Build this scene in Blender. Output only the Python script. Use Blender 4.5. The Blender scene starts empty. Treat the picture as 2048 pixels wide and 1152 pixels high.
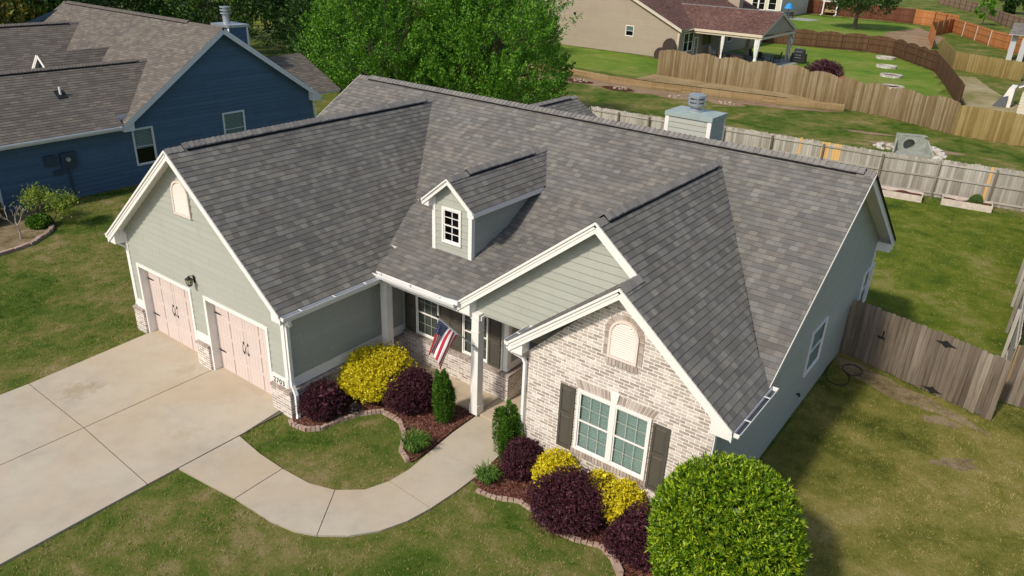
import bpy, math, random
import numpy as np
from mathutils import Vector as V, Matrix
random.seed(7); rng = np.random.default_rng(11)
S = bpy.context.scene; COL = S.collection
R = math.radians

# ------------------------------------------------------------------ camera, sky, sun, exposure
cam = bpy.data.cameras.new('camera'); co = bpy.data.objects.new('camera', cam); COL.objects.link(co)
yaw, pit, rol = R(-36.057), R(-25.03), R(2.389)
fw = V((math.sin(yaw)*math.cos(pit), math.cos(yaw)*math.cos(pit), math.sin(pit)))
rt = V((math.cos(yaw), -math.sin(yaw), 0)); up = rt.cross(fw)
rt2 = rt*math.cos(rol)+up*math.sin(rol); up2 = -rt*math.sin(rol)+up*math.cos(rol)
m3 = Matrix((rt2, up2, -fw)).transposed()
co.matrix_world = Matrix.Translation((19.932, -9.19, 10.751)) @ m3.to_4x4()
cam.sensor_width = 36; cam.lens = 36*1501.35/2048; cam.clip_end = 2000
S.camera = co
w = bpy.data.worlds.new("World"); S.world = w; w.use_nodes = True
SUN = V((-.17, -1, .95)).normalized()
sk = w.node_tree.nodes.new('ShaderNodeTexSky'); sk.sky_type = 'NISHITA'; sk.sun_disc = False
sk.sun_elevation = math.asin(SUN.z); sk.sun_rotation = math.atan2(SUN.x, SUN.y); sk.dust_density = 2.0; sk.air_density = 1.0
bg = w.node_tree.nodes['Background']; bg.inputs[1].default_value = .14
w.node_tree.links.new(sk.outputs[0], bg.inputs[0])
sl = bpy.data.lights.new('sun', 'SUN'); sl.energy = 3.5; sl.angle = R(4); sl.color = (1, .91, .78)
so = bpy.data.objects.new('sun', sl); COL.objects.link(so); so.rotation_euler = SUN.to_track_quat('Z', 'Y').to_euler()
S.view_settings.view_transform = 'Standard'; S.view_settings.look = 'None'; S.view_settings.gamma = 1
S.view_settings.exposure = 0.06
S.render.engine = 'CYCLES'
S.render.resolution_x = 1024; S.render.resolution_y = 576

# ------------------------------------------------------------------ node helpers
class N:
    def __init__(s, name, rough=.8, spec=.3):
        s.m = bpy.data.materials.new(name); s.m.use_nodes = True; s.t = s.m.node_tree
        s.b = s.t.nodes['Principled BSDF']; s.b.inputs['Roughness'].default_value = rough
        s.b.inputs['Specular IOR Level'].default_value = spec
    def n(s, ty, **k):
        x = s.t.nodes.new(ty)
        for a, b in k.items(): setattr(x, a, b)
        return x
    def l(s, a, b): s.t.links.new(a, b)
    def setv(s, sock, v):
        if hasattr(v, 'default_value') or hasattr(v, 'is_output'): s.l(v, sock)
        else: sock.default_value = v
    def math(s, op, a, b=0., c=None):
        x = s.n('ShaderNodeMath', operation=op); s.setv(x.inputs[0], a); s.setv(x.inputs[1], b)
        if c is not None: s.setv(x.inputs[2], c)
        return x.outputs[0]
    def noise(s, sc, vec=None, det=4, rough=.55, dist=0):
        x = s.n('ShaderNodeTexNoise'); x.inputs['Scale'].default_value = sc; x.inputs['Detail'].default_value = det
        x.inputs['Roughness'].default_value = rough; x.inputs['Distortion'].default_value = dist
        if vec is not None: s.l(vec, x.inputs['Vector'])
        return x.outputs['Fac']
    def ramp(s, fac, stops, interp='LINEAR'):
        x = s.n('ShaderNodeValToRGB'); e = x.color_ramp.elements; x.color_ramp.interpolation = interp
        while len(e) < len(stops): e.new(.5)
        for i, (p, c) in enumerate(stops):
            e[i].position = p; e[i].color = (c[0], c[1], c[2], 1)
        s.l(fac, x.inputs[0]); return x.outputs[0]
    def mix(s, f, a, b, mode='MIX'):
        x = s.n('ShaderNodeMix', data_type='RGBA', blend_type=mode); s.setv(x.inputs[0], f)
        for k, v in ((6, a), (7, b)):
            if isinstance(v, (tuple, list)): x.inputs[k].default_value = (*v[:3], 1)
            else: s.l(v, x.inputs[k])
        return x.outputs[2]
    def comb(s, a, b, c=0.):
        x = s.n('ShaderNodeCombineXYZ')
        for i, v in enumerate((a, b, c)): s.setv(x.inputs[i], v)
        return x.outputs[0]
    def white(s, vec):
        x = s.n('ShaderNodeTexWhiteNoise', noise_dimensions='3D'); s.l(vec, x.inputs['Vector']); return x.outputs['Value']
    def coord(s, w='Object'): return s.n('ShaderNodeTexCoord').outputs[w]
    def pos(s): return s.n('ShaderNodeNewGeometry').outputs['Position']
    def isl(s):
        o = s.n('ShaderNodeObjectInfo').outputs['Random']; return s.math('FRACT', s.math('ADD', s.n('ShaderNodeNewGeometry').outputs['Random Per Island'], s.math('MULTIPLY', o, 7.31)))
    def sep(s, v):
        x = s.n('ShaderNodeSeparateXYZ'); s.l(v, x.inputs[0]); return x.outputs
    def bump(s, h, st=.3, d=.01):
        x = s.n('ShaderNodeBump'); x.inputs['Strength'].default_value = st; x.inputs['Distance'].default_value = d
        s.l(h, x.inputs['Height']); s.l(x.outputs[0], s.b.inputs['Normal'])
    def col(s, c):
        if isinstance(c, tuple): s.b.inputs['Base Color'].default_value = (*c, 1)
        else: s.l(c, s.b.inputs['Base Color'])
        return s.m
def sc(c, k): return tuple(x*k for x in c)
def paint(name, c, rough=.6, var=.08, scale=3, spec=.3, metal=0):
    s = N(name, rough, spec); p = s.pos()
    f = s.noise(scale, p, 5); g = s.noise(scale*14, p, 3)
    f = s.math('ADD', s.math('MULTIPLY', f, .7), s.math('MULTIPLY', g, .3))
    s.b.inputs['Metallic'].default_value = metal
    s.bump(g, .12, .004)
    return s.col(s.ramp(f, [(.3, sc(c, 1-var)), (.7, sc(c, 1+var))]))
def siding(name, c, exp=.178, joints=True, var=.05, lap_shade=.25):
    s = N(name, .65, .25); uv = s.coord('UV'); q = s.sep(uv); p = s.pos()
    row = s.math('FLOOR', s.math('DIVIDE', q[1], exp))
    rr = s.white(s.comb(row, 3.3))
    u2 = s.math('ADD', s.math('DIVIDE', q[0], 3.66), s.math('MULTIPLY', rr, 5))
    fr = s.math('FRACT', u2); col = s.math('FLOOR', u2)
    j = s.math('LESS_THAN', fr, .0022)
    t = s.white(s.comb(row, col, 1.7))
    grain = s.noise(6, s.comb(s.math('MULTIPLY', q[0], 1.), s.math('MULTIPLY', q[1], 14), 0), 4)
    f = s.math('ADD', s.math('MULTIPLY', t, .35), s.math('ADD', s.math('MULTIPLY', grain, .3), s.math('MULTIPLY', s.noise(.7, p, 4), .5)))
    cc = s.ramp(f, [(.3, sc(c, 1-var)), (.85, sc(c, 1+var))])
    fv = s.math('FRACT', s.math('DIVIDE', q[1], exp)); cc = s.mix(s.math('MULTIPLY', s.math('LESS_THAN', fv, .06), lap_shade), cc, sc(c, .25))  # lap shadow painted into the colour along each board's lower edge
    grime = s.ramp(s.noise(1.1, s.comb(q[0], s.math('MULTIPLY', q[1], .35), 0), 5, .7), [(.5, (0, 0, 0)), (.75, (.16, .16, .16))]); cc = s.mix(grime, cc, (c[0]*.6, c[1]*.55, c[2]*.45))
    if joints: cc = s.mix(s.math('MULTIPLY', j, .55), cc, sc(c, .3))
    s.bump(grain, .15, .003)
    return s.col(cc)
def shingle(name, cols, tab=.21, exp=.142, tint=.5, gran=.25):
    s = N(name, .92, .12); uv = s.coord('UV'); q = s.sep(uv); p = s.pos()
    row = s.math('FLOOR', s.math('ADD', s.math('DIVIDE', q[1], exp), .001))
    rr = s.white(s.comb(row, 9.1))
    u2 = s.math('ADD', s.math('DIVIDE', q[0], tab), s.math('MULTIPLY', rr, 11))
    wob = s.white(s.comb(s.math('FLOOR', u2), row, 5.5))
    u3 = s.math('ADD', u2, s.math('MULTIPLY', wob, .0))
    c1 = s.math('FLOOR', u3); t1 = s.white(s.comb(c1, row, .5))
    c2 = s.math('FLOOR', s.math('ADD', s.math('DIVIDE', u2, 2.37), s.math('MULTIPLY', rr, 3)))
    t2 = s.white(s.comb(c2, row, 7.5))
    big = s.noise(.45, p, 3)
    t3 = s.math('POWER', t1, 1.6)
    f = s.math('ADD', s.math('MULTIPLY', t3, .47), s.math('ADD', s.math('MULTIPLY', t2, .20), s.math('MULTIPLY', big, .38)))
    g = s.noise(95, p, 2, .7); g2 = s.noise(24, p, 3, .7)
    f = s.math('ADD', f, s.math('MULTIPLY', s.math('SUBTRACT', g, .5), gran))
    f = s.math('ADD', f, s.math('MULTIPLY', s.math('SUBTRACT', g2, .5), gran*.8))
    n = len(cols); cc = s.ramp(f, [(.12+.82*i/(n-1), c) for i, c in enumerate(cols)])
    hue = s.white(s.comb(c2, row, 2.2))
    tc = s.ramp(hue, [(0, (.92, .98, 1.08)), (.35, (1, 1, 1)), (.62, (1.0, 1.04, .95)), (1, (1.1, .98, .9))])
    cc = s.mix(tint, cc, tc, 'MULTIPLY')
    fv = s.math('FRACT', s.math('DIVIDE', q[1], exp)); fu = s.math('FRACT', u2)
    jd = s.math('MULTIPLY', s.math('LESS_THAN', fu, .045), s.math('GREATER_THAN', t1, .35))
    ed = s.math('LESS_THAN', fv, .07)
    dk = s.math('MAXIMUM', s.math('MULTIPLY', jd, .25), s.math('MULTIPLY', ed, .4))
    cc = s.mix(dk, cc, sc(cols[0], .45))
    # weather streaks down the slope
    st = s.noise(1.6, s.comb(s.math('MULTIPLY', q[0], 1.0), s.math('MULTIPLY', q[1], .12), 0), 4)
    cc = s.mix(s.ramp(st, [(.45, (0, 0, 0)), (.75, (.35, .35, .35))]), cc, sc(cols[1], .8))
    s.bump(s.math('ADD', g, s.math('MULTIPLY', t1, .6)), .35, .004)
    return s.col(cc)
def brick(name, cols, mort, bw=.225, bh=.0745, mj=.017, smear=.6):
    s = N(name, .9, .15); uv = s.coord('UV'); p = s.pos()
    b = s.n('ShaderNodeTexBrick'); s.l(uv, b.inputs['Vector']); b.offset = .5
    b.inputs['Scale'].default_value = 1; b.inputs['Brick Width'].default_value = bw; b.inputs['Row Height'].default_value = bh
    b.inputs['Mortar Size'].default_value = mj/2; b.inputs['Mortar Smooth'].default_value = .15
    b.inputs['Color1'].default_value = (0, 0, 0, 1); b.inputs['Color2'].default_value = (1, 1, 1, 1); b.inputs['Bias'].default_value = 0
    f = s.math('ADD', s.math('MULTIPLY', b.outputs['Color'], .75), s.math('MULTIPLY', s.noise(38, p, 4, .7), .35))
    n = len(cols); cc = s.ramp(f, [(.15+.75*i/(n-1), c) for i, c in enumerate(cols)])
    sm = s.ramp(s.noise(5.5, p, 6, .72), [(.52, (0, 0, 0)), (.66, (smear, smear, smear))])
    cc = s.mix(sm, cc, mort)
    cc = s.mix(b.outputs['Fac'], cc, s.mix(s.noise(30, p, 3), sc(mort, .85), sc(mort, 1.08)))
    h = s.math('SUBTRACT', s.math('MULTIPLY', s.noise(60, p, 3), .25), b.outputs['Fac'])
    s.bump(h, .6, .006)
    return s.col(cc)
def island(name, cols, rough=.8, spec=.2, sc_=8, amt=.25, trans=0, stretch=None):
    s = N(name, rough, spec); p = s.pos()
    v = p
    if stretch:
        mp = s.n('ShaderNodeMapping'); mp.inputs['Scale'].default_value = stretch; s.l(p, mp.inputs[0]); v = mp.outputs[0]
    f = s.math('ADD', s.math('MULTIPLY', s.isl(), 1-amt), s.math('MULTIPLY', s.noise(sc_, v, 4, .65), amt))
    n = len(cols); c = s.ramp(f, [(.08+.86*i/(n-1), x) for i, x in enumerate(cols)])
    s.col(c)
    if trans:
        tr = s.n('ShaderNodeBsdfTranslucent'); s.l(s.mix(1, c, (1.3, 1.5, .7), 'MULTIPLY'), tr.inputs[0])
        mx = s.n('ShaderNodeMixShader'); mx.inputs[0].default_value = trans
        s.l(s.b.outputs[0], mx.inputs[1]); s.l(tr.outputs[0], mx.inputs[2])
        s.l(mx.outputs[0], s.t.nodes['Material Output'].inputs[0])
    return s.m
def wood(name, cols, amt=.55):
    s = N(name, .88, .1); p = s.pos(); q = s.sep(p)
    v = s.comb(s.math('MULTIPLY', q[0], 22), s.math('MULTIPLY', q[1], 22), s.math('MULTIPLY', q[2], 1.3))
    g = s.noise(1, v, 4, .65); b = s.noise(.9, p, 3)
    low = s.math('MULTIPLY', s.noise(3, p, 3), s.math('SUBTRACT', 1., s.math('MULTIPLY', q[2], 2.2)))
    st = s.noise(1, s.comb(s.math('MULTIPLY', q[0], 7), s.math('MULTIPLY', q[1], 7), s.math('MULTIPLY', q[2], .5)), 4, .7)
    f = s.math('ADD', s.math('MULTIPLY', s.isl(), .34), s.math('ADD', s.math('MULTIPLY', g, amt*.55), s.math('ADD', s.math('MULTIPLY', b, .2), s.math('MULTIPLY', st, .42))))
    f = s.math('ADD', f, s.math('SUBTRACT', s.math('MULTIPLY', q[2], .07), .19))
    n = len(cols); c = s.ramp(f, [(.15+.75*i/(n-1), x) for i, x in enumerate(cols)])
    s.bump(g, .3, .004)
    return s.col(c)
def glassy(name, tint, rough=.03, refl=1.0):
    s = N(name); t = s.t; t.nodes.remove(s.b)
    tr = s.n('ShaderNodeBsdfTransparent'); tr.inputs[0].default_value = (*tint, 1)
    gl = s.n('ShaderNodeBsdfGlossy'); gl.inputs['Roughness'].default_value = rough
    fr = s.n('ShaderNodeFresnel'); fr.inputs[0].default_value = 1.5
    mx = s.n('ShaderNodeMixShader'); s.l(s.math('MULTIPLY', fr.outputs[0], refl), mx.inputs[0])
    s.l(tr.outputs[0], mx.inputs[1]); s.l(gl.outputs[0], mx.inputs[2]); s.l(mx.outputs[0], t.nodes['Material Output'].inputs[0])
    return s.m
def grassmat(name, cols, blade=False, s1=.30, s2=1.5, dirt=None):
    s = N(name, .95, .08); p = s.pos()
    v = s.n('ShaderNodeMapping'); v.inputs['Scale'].default_value = (1, 1, 0); s.l(p, v.inputs[0]); v = v.outputs[0]
    a = s.noise(s1, v, 4, .6, .6); b = s.noise(s2, v, 5, .7, .4); c = s.noise(14, v, 4, .75)
    f = s.math('ADD', s.math('MULTIPLY', a, .62), s.math('ADD', s.math('MULTIPLY', b, .52), s.math('MULTIPLY', c, .2 if not blade else .12)))
    f = s.math('SUBTRACT', f, .12 if not blade else .07)
    if blade: f = s.math('ADD', f, s.math('MULTIPLY', s.math('SUBTRACT', s.isl(), .45), .48))
    n = len(cols); cc = s.ramp(f, [(.36+.34*i/(n-1), x) for i, x in enumerate(cols)])
    if dirt is not None:
        d = s.ramp(s.noise(.8, v, 6, .7, .8), [(.58, (0, 0, 0)), (.7, (.8, .8, .8))])
        cc = s.mix(d, cc, dirt)
    if not blade:
        f1 = s.noise(70, v, 2, .8); cc = s.mix(s.ramp(f1, [(.3, (.45, .45, .45)), (.65, (0, 0, 0))]), cc, sc(cols[1], .35))
        s.bump(s.math('ADD', f1, c), .8, .03)
    return s.col(cc)

M = {}
M['shing'] = shingle('charcoal_shingles', [(.100, .096, .091), (.130, .125, .115), (.160, .153, .139), (.190, .181, .162), (.240, .230, .203)], .175, tint=.3)
M['shingB'] = shingle('brown_shingles', [(.10, .088, .078), (.13, .115, .10), (.165, .148, .125), (.20, .178, .15)], .30, tint=.3, gran=.3)
M['shingR'] = shingle('red_shingles', [(.065, .035, .032), (.12, .065, .055), (.17, .095, .078), (.24, .15, .115)], .18, tint=.3, gran=.4)
M['cap'] = island('ridge_shingle', [(.14, .133, .128), (.19, .18, .168), (.23, .218, .20)], .92, .1, 60, .4)
M['capB'] = island('ridge_shingle_brown', [(.13, .115, .10), (.17, .15, .13)], .92, .1, 60, .4)
M['vent'] = paint('black_ridge_vent', (.008, .008, .010), .9)
M['sage'] = siding('sage_siding', (.358, .372, .326), lap_shade=.16)
M['blue'] = siding('blue_siding', (.066, .118, .180), var=.14)
M['tan'] = siding('tan_siding', (.34, .285, .215))
M['cream'] = siding('cream_siding', (.55, .50, .40))
M['white'] = paint('white_trim', (.76, .74, .70), .5, .04)
M['soffit'] = paint('soffit', (.50, .49, .44), .7, .06)
M['gutter'] = paint('white_gutter', (.74, .74, .73), .35, .05)
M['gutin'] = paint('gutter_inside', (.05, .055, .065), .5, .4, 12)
M['pink'] = paint('pale_pink_paint', (.60, .505, .465), .5, .04)
M['brick'] = brick('whitewashed_brick', [(.30, .25, .218), (.38, .325, .288), (.47, .415, .373), (.60, .54, .485)], (.86, .81, .735), smear=.45)
M['bricks'] = island('laid_brick', [(.27, .21, .18), (.35, .28, .245), (.43, .365, .325), (.52, .455, .41)], .9, .1, 30, .4)
M['mortar'] = paint('mortar', (.60, .56, .49), .9)
M['taupe'] = paint('taupe_shutter', (.085, .076, .062), .5, .06)
M['black'] = paint('black_iron', (.018, .018, .019), .45, .2)
M['dark'] = paint('dark_interior', (.012, .013, .014), .9)
M['glassT'] = glassy('teal_glass', (.72, .85, .81), .04, .8)
M['glassD'] = glassy('dark_glass', (.72, .78, .76), .03, .6)
M['blind'] = paint('blind_slat', (.74, .76, .72), .5)
M['munt'] = paint('muntin_bar', (.42, .43, .38), .5)
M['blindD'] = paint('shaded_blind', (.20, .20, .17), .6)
M['metal'] = paint('galvanised_metal', (.42, .46, .49), .38, .15, 8, .5, .6)
M['lamp'] = glassy('lamp_glass', (.8, .8, .7), .1, 1.5)

def concrete(name, c, stain=True):
    s = N(name, .9, .15); p = s.pos()
    a = s.noise(.5, p, 5, .6); b = s.noise(3, p, 5, .7); g = s.noise(80, p, 2, .8)
    f = s.math('ADD', s.math('MULTIPLY', a, .55), s.math('ADD', s.math('MULTIPLY', b, .3), s.math('MULTIPLY', g, .22)))
    cc = s.ramp(f, [(.38, sc(c, .80)), (.55, c), (.72, sc(c, 1.14))])
    if stain:
        warm = s.ramp(s.noise(.35, p, 3), [(.45, (0, 0, 0)), (.65, (.5, .5, .5))])
        cc = s.mix(warm, cc, (c[0]*1.08, c[1]*.94, c[2]*.8))
        # two shaped oil stains
        for (x, y, r, k) in ((1.95, -2.75, .5, .5), (2.1, -2.35, .3, .4), (5.6, -2.1, .35, .22), (3.0, -.5, .4, .25)):
            d = s.n('ShaderNodeVectorMath', operation='DISTANCE'); s.l(p, d.inputs[0]); d.inputs[1].default_value = (x, y, .03)
            dd = s.math('ADD', s.math('DIVIDE', d.outputs['Value'], r), s.math('MULTIPLY', s.math('SUBTRACT', s.noise(6, p, 4, .7), .5), 2.2))
            msk = s.ramp(dd, [(.3, (k, k, k)), (.95, (0, 0, 0))])
            cc = s.mix(msk, cc, (c[0]*.62, c[1]*.56, c[2]*.42))
        spots = s.ramp(s.noise(9, p, 3, .6), [(.71, (0, 0, 0)), (.78, (.3, .3, .3))])
        cc = s.mix(spots, cc, sc(c, .6))
    s.bump(g, .25, .004)
    return s.col(cc)
M['conc'] = concrete('driveway_concrete', (.42, .375, .298))
M['conc2'] = concrete('porch_concrete', (.44, .365, .27), False)
M['joint'] = paint('joint_filler', (.13, .11, .085), .95)
M['greyconc'] = paint('grey_concrete', (.27, .29, .25), .9, .3, 3)
def mulchmat():
    s = N('mulch', .95, .05); p = s.pos(); v = s.n('ShaderNodeTexVoronoi'); v.inputs['Scale'].default_value = 28; s.l(p, v.inputs['Vector'])
    c = s.ramp(s.math('ADD', s.math('MULTIPLY', v.outputs['Color'], .6), s.math('MULTIPLY', s.noise(9, p, 4), .4)), [(.25, (.035, .014, .010)), (.5, (.085, .030, .020)), (.8, (.17, .075, .055))])
    s.bump(v.outputs['Distance'], .9, .03); return s.col(c)
M['mulch'] = mulchmat()
M['chip'] = island('bark_chip', [(.05, .018, .013), (.10, .035, .024), (.17, .07, .05), (.26, .15, .11)], .9)
M['dirt'] = grassmat('bare_dirt', [(.20, .13, .075), (.30, .21, .13), (.38, .28, .18)])
M['dirt2'] = grassmat('tan_dirt', [(.22, .15, .07), (.34, .25, .13), (.42, .33, .19)])
M['grass'] = grassmat('lawn', [(.026, .060, .008), (.056, .105, .012), (.110, .150, .024), (.195, .185, .052), (.32, .25, .125)])
GB = [(.020, .070, .007), (.048, .122, .011), (.105, .172, .020), (.19, .195, .045), (.32, .26, .125)]
M['blade'] = grassmat('grass_blade', GB, True)
M['bare'] = grassmat('worn_ground', [(.10, .085, .04), (.20, .155, .08), (.30, .235, .14), (.36, .29, .19)], s1=1.2, s2=5)
M['grassG'] = grassmat('bright_lawn', [(.07, .15, .016), (.115, .21, .024), (.17, .245, .035), (.27, .27, .08)], s1=.12, s2=.6)
M['grassY'] = grassmat('back_lawn', [(.035, .065, .008), (.085, .130, .012), (.155, .190, .020), (.27, .25, .08)], s1=.30, s2=1.4)
M['straw'] = grassmat('straw_lawn', [(.15, .17, .04), (.31, .27, .13), (.45, .39, .25)], s1=.2, s2=.8)
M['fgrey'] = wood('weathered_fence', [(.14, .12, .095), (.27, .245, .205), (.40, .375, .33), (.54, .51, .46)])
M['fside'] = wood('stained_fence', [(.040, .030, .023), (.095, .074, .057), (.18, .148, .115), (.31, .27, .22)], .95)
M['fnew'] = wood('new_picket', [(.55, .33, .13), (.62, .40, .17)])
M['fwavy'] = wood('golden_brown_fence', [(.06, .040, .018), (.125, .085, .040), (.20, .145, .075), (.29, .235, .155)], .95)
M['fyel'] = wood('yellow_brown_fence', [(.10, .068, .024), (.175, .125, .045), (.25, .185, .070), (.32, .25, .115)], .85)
M['fdark'] = wood('dark_brown_fence', [(.055, .028, .016), (.10, .055, .03), (.155, .09, .05)], .6)
M['fred'] = wood('red_brown_fence', [(.075, .028, .018), (.125, .05, .03), (.18, .08, .045)], .6)
M['forange'] = wood('orange_fence', [(.28, .10, .035), (.42, .17, .06), (.52, .24, .10)], .5)
M['fpale'] = wood('pale_brown_fence', [(.15, .10, .065), (.24, .165, .11), (.32, .23, .16)], .6)
M['timber'] = wood('timber', [(.13, .085, .040), (.26, .18, .090), (.38, .28, .155)], 1.0)
M['bed'] = paint('whitish_board', (.52, .45, .38), .9, .25, 6)
M['bark'] = paint('bark', (.10, .075, .055), .95, .4, 10)
M['stone'] = island('pale_stone', [(.28, .26, .23), (.48, .45, .40), (.60, .57, .52)], .9, .1, 12, .5)
M['stoneT'] = island('tan_stone', [(.20, .15, .11), (.34, .27, .20), (.46, .38, .30)], .9, .1, 12, .5)
M['edging'] = island('edging_block', [(.26, .17, .13), (.36, .26, .21), (.42, .33, .27)], .95, .1, 25, .5)
LV = dict(
 gold=[(.30, .26, .008), (.58, .48, .012), (.80, .68, .025), (.88, .80, .08)],
 purple=[(.024, .007, .014), (.052, .013, .024), (.092, .024, .040), (.19, .065, .085)],
 cyp=[(.018, .060, .006), (.045, .125, .010), (.095, .21, .015), (.17, .30, .03)],
 bush=[(.014, .050, .005), (.060, .145, .007), (.17, .29, .010), (.34, .46, .018), (.46, .46, .04)],
 tree=[(.018, .068, .008), (.060, .175, .014), (.155, .33, .024), (.35, .53, .040)],
 dtree=[(.013, .042, .009), (.032, .082, .014), (.070, .135, .022)],
 ytree=[(.06, .085, .010), (.12, .14, .015), (.24, .21, .03), (.30, .18, .05)],
 lily=[(.04, .10, .012), (.08, .17, .02), (.15, .25, .03)],
 sap=[(.10, .16, .015), (.20, .27, .03), (.30, .34, .05)])
for k, c in LV.items(): M['l_'+k] = island('leaf_'+k, c, .45 if k == 'bush' else .6, .35, .8 if k == 'tree' else 3, .55 if k == 'tree' else .3, .22)

# ------------------------------------------------------------------ mesh helpers
class MB:
    def __init__(s): s.v = []; s.f = []; s.m = []; s.uv = []
    def poly(s, pts, mi=0, uv=None):
        i = len(s.v); s.v += [tuple(p) for p in pts]; s.f.append(list(range(i, i+len(pts)))); s.m.append(mi)
        if uv is None:
            a, b, c = V(pts[0]), V(pts[1]), V(pts[2]); n = (b-a).cross(c-a)
            if n.length < 1e-12 and len(pts) > 3: n = (V(pts[2])-a).cross(V(pts[3])-a)
            ax, ay, az = abs(n.x), abs(n.y), abs(n.z)
            if az > max(ax, ay)*1.2: uv = [(p[0], p[1]) for p in pts]
            elif ax > ay: uv = [(p[1], p[2]) for p in pts]
            else: uv = [(p[0], p[2]) for p in pts]
        s.uv.append(list(uv))
    def hexa(s, P, mi=0):  # P: 4 bottom + 4 top (ccw)
        for q in ((3, 2, 1, 0), (4, 5, 6, 7), (0, 1, 5, 4), (1, 2, 6, 5), (2, 3, 7, 6), (3, 0, 4, 7)): s.poly([P[k] for k in q], mi)
    def box(s, x0, x1, y0, y1, z0, z1, mi=0):
        x0, x1 = sorted((x0, x1)); y0, y1 = sorted((y0, y1)); z0, z1 = sorted((z0, z1))
        s.hexa([(x0, y0, z0), (x1, y0, z0), (x1, y1, z0), (x0, y1, z0), (x0, y0, z1), (x1, y0, z1), (x1, y1, z1), (x0, y1, z1)], mi)
    def fb(s, F, a0, a1, b0, b1, c0, c1, mi=0):
        s.hexa([F(a0, b0, c1), F(a1, b0, c1), F(a1, b0, c0), F(a0, b0, c0), F(a0, b1, c1), F(a1, b1, c1), F(a1, b1, c0), F(a0, b1, c0)], mi)
    def prism(s, pts, d, mi=0):
        pts = [V(p) for p in pts]; d = V(d); q = [p+d for p in pts]; n = len(pts)
        s.poly(pts[::-1], mi); s.poly(q, mi)
        for i in range(n): s.poly([pts[i], pts[(i+1) % n], q[(i+1) % n], q[i]], mi)
    def tube(s, path, r, n=8, mi=0, cap=True):
        path = [V(p) for p in path]; rs = r if isinstance(r, (list, tuple)) else [r]*len(path); rings = []
        for i, p in enumerate(path):
            d = (path[min(i+1, len(path)-1)]-path[max(i-1, 0)]).normalized()
            a = d.cross(V((0, 0, 1)) if abs(d.z) < .9 else V((1, 0, 0))).normalized(); b = d.cross(a)
            rings.append([p+(a*math.cos(t)+b*math.sin(t))*rs[i] for t in [2*math.pi*k/n for k in range(n)]])
        for i in range(len(rings)-1):
            for k in range(n): s.poly([rings[i][k], rings[i][(k+1) % n], rings[i+1][(k+1) % n], rings[i+1][k]], mi)
        if cap: s.poly(rings[0][::-1], mi); s.poly(rings[-1], mi)
    def rtube(s, path, w, d, side, mi=0):  # rectangular downspout, 'side' is a fixed width axis
        path = [V(p) for p in path]; side = V(side); rings = []
        for i, p in enumerate(path):
            t = (path[min(i+1, len(path)-1)]-path[max(i-1, 0)]).normalized(); b = t.cross(side).normalized()
            rings.append([p+side*w/2+b*d/2, p-side*w/2+b*d/2, p-side*w/2-b*d/2, p+side*w/2-b*d/2])
        for i in range(len(rings)-1):
            for k in range(4): s.poly([rings[i][k], rings[i][(k+1) % 4], rings[i+1][(k+1) % 4], rings[i+1][k]], mi)
        s.poly(rings[0], mi); s.poly(rings[-1][::-1], mi)
    def build(s, name, mats, parent=None, smooth=False, label=None):
        me = bpy.data.meshes.new(name)
        me.from_pydata(s.v, [], s.f); ul = me.uv_layers.new(name='UVMap')
        flat = [c for f in s.uv for p in f for c in p]; ul.data.foreach_set('uv', flat)
        if not isinstance(mats, (list, tuple)): mats = [mats]
        for x in mats: me.materials.append(x)
        if len(mats) > 1: me.polygons.foreach_set('material_index', s.m)
        if smooth: me.polygons.foreach_set('use_smooth', [True]*len(s.f))
        me.update()
        o = bpy.data.objects.new(name, me); COL.objects.link(o)
        if parent is not None: o.parent = parent
        if label: o['label'] = label
        return o
def thing(name, label, cat, loc=(0, 0, 0), group=None):
    o = bpy.data.objects.new(name, None); COL.objects.link(o); o.location = loc; tag(o, label, cat, group); return o
def tag(o, label, cat, group=None):
    o['label'] = label; o['category'] = cat
    if group: o['group'] = group
    return o
def struct(o, kind='structure', label=None):
    o['kind'] = kind
    if label: o['label'] = label
    return o
def copy_tree(o, parent=None):
    c = o.copy(); COL.objects.link(c); c.parent = parent
    for ch in list(o.children): copy_tree(ch, c)
    return c
def frame(O, u, n):
    O, u, n = V(O), V(u), V(n); z = V((0, 0, 1)); return lambda a, b, c: O+u*a+z*b+n*c
def clip(poly, ax, val, keep):  # 2-D half-plane clip on axis ax; keep 'lo' or 'hi'
    out = []; n = len(poly); s = 1 if keep == 'lo' else -1
    for i in range(n):
        p, q = poly[i], poly[(i+1) % n]; dp = (p[ax]-val)*s; dq = (q[ax]-val)*s
        if dp <= 0: out.append(p)
        if (dp < 0 < dq) or (dq < 0 < dp):
            t = dp/(dp-dq); out.append((p[0]+(q[0]-p[0])*t, p[1]+(q[1]-p[1])*t))
    return out
def area(p): return abs(sum(p[i][0]*p[(i+1) % len(p)][1]-p[(i+1) % len(p)][0]*p[i][1] for i in range(len(p))))/2
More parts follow.
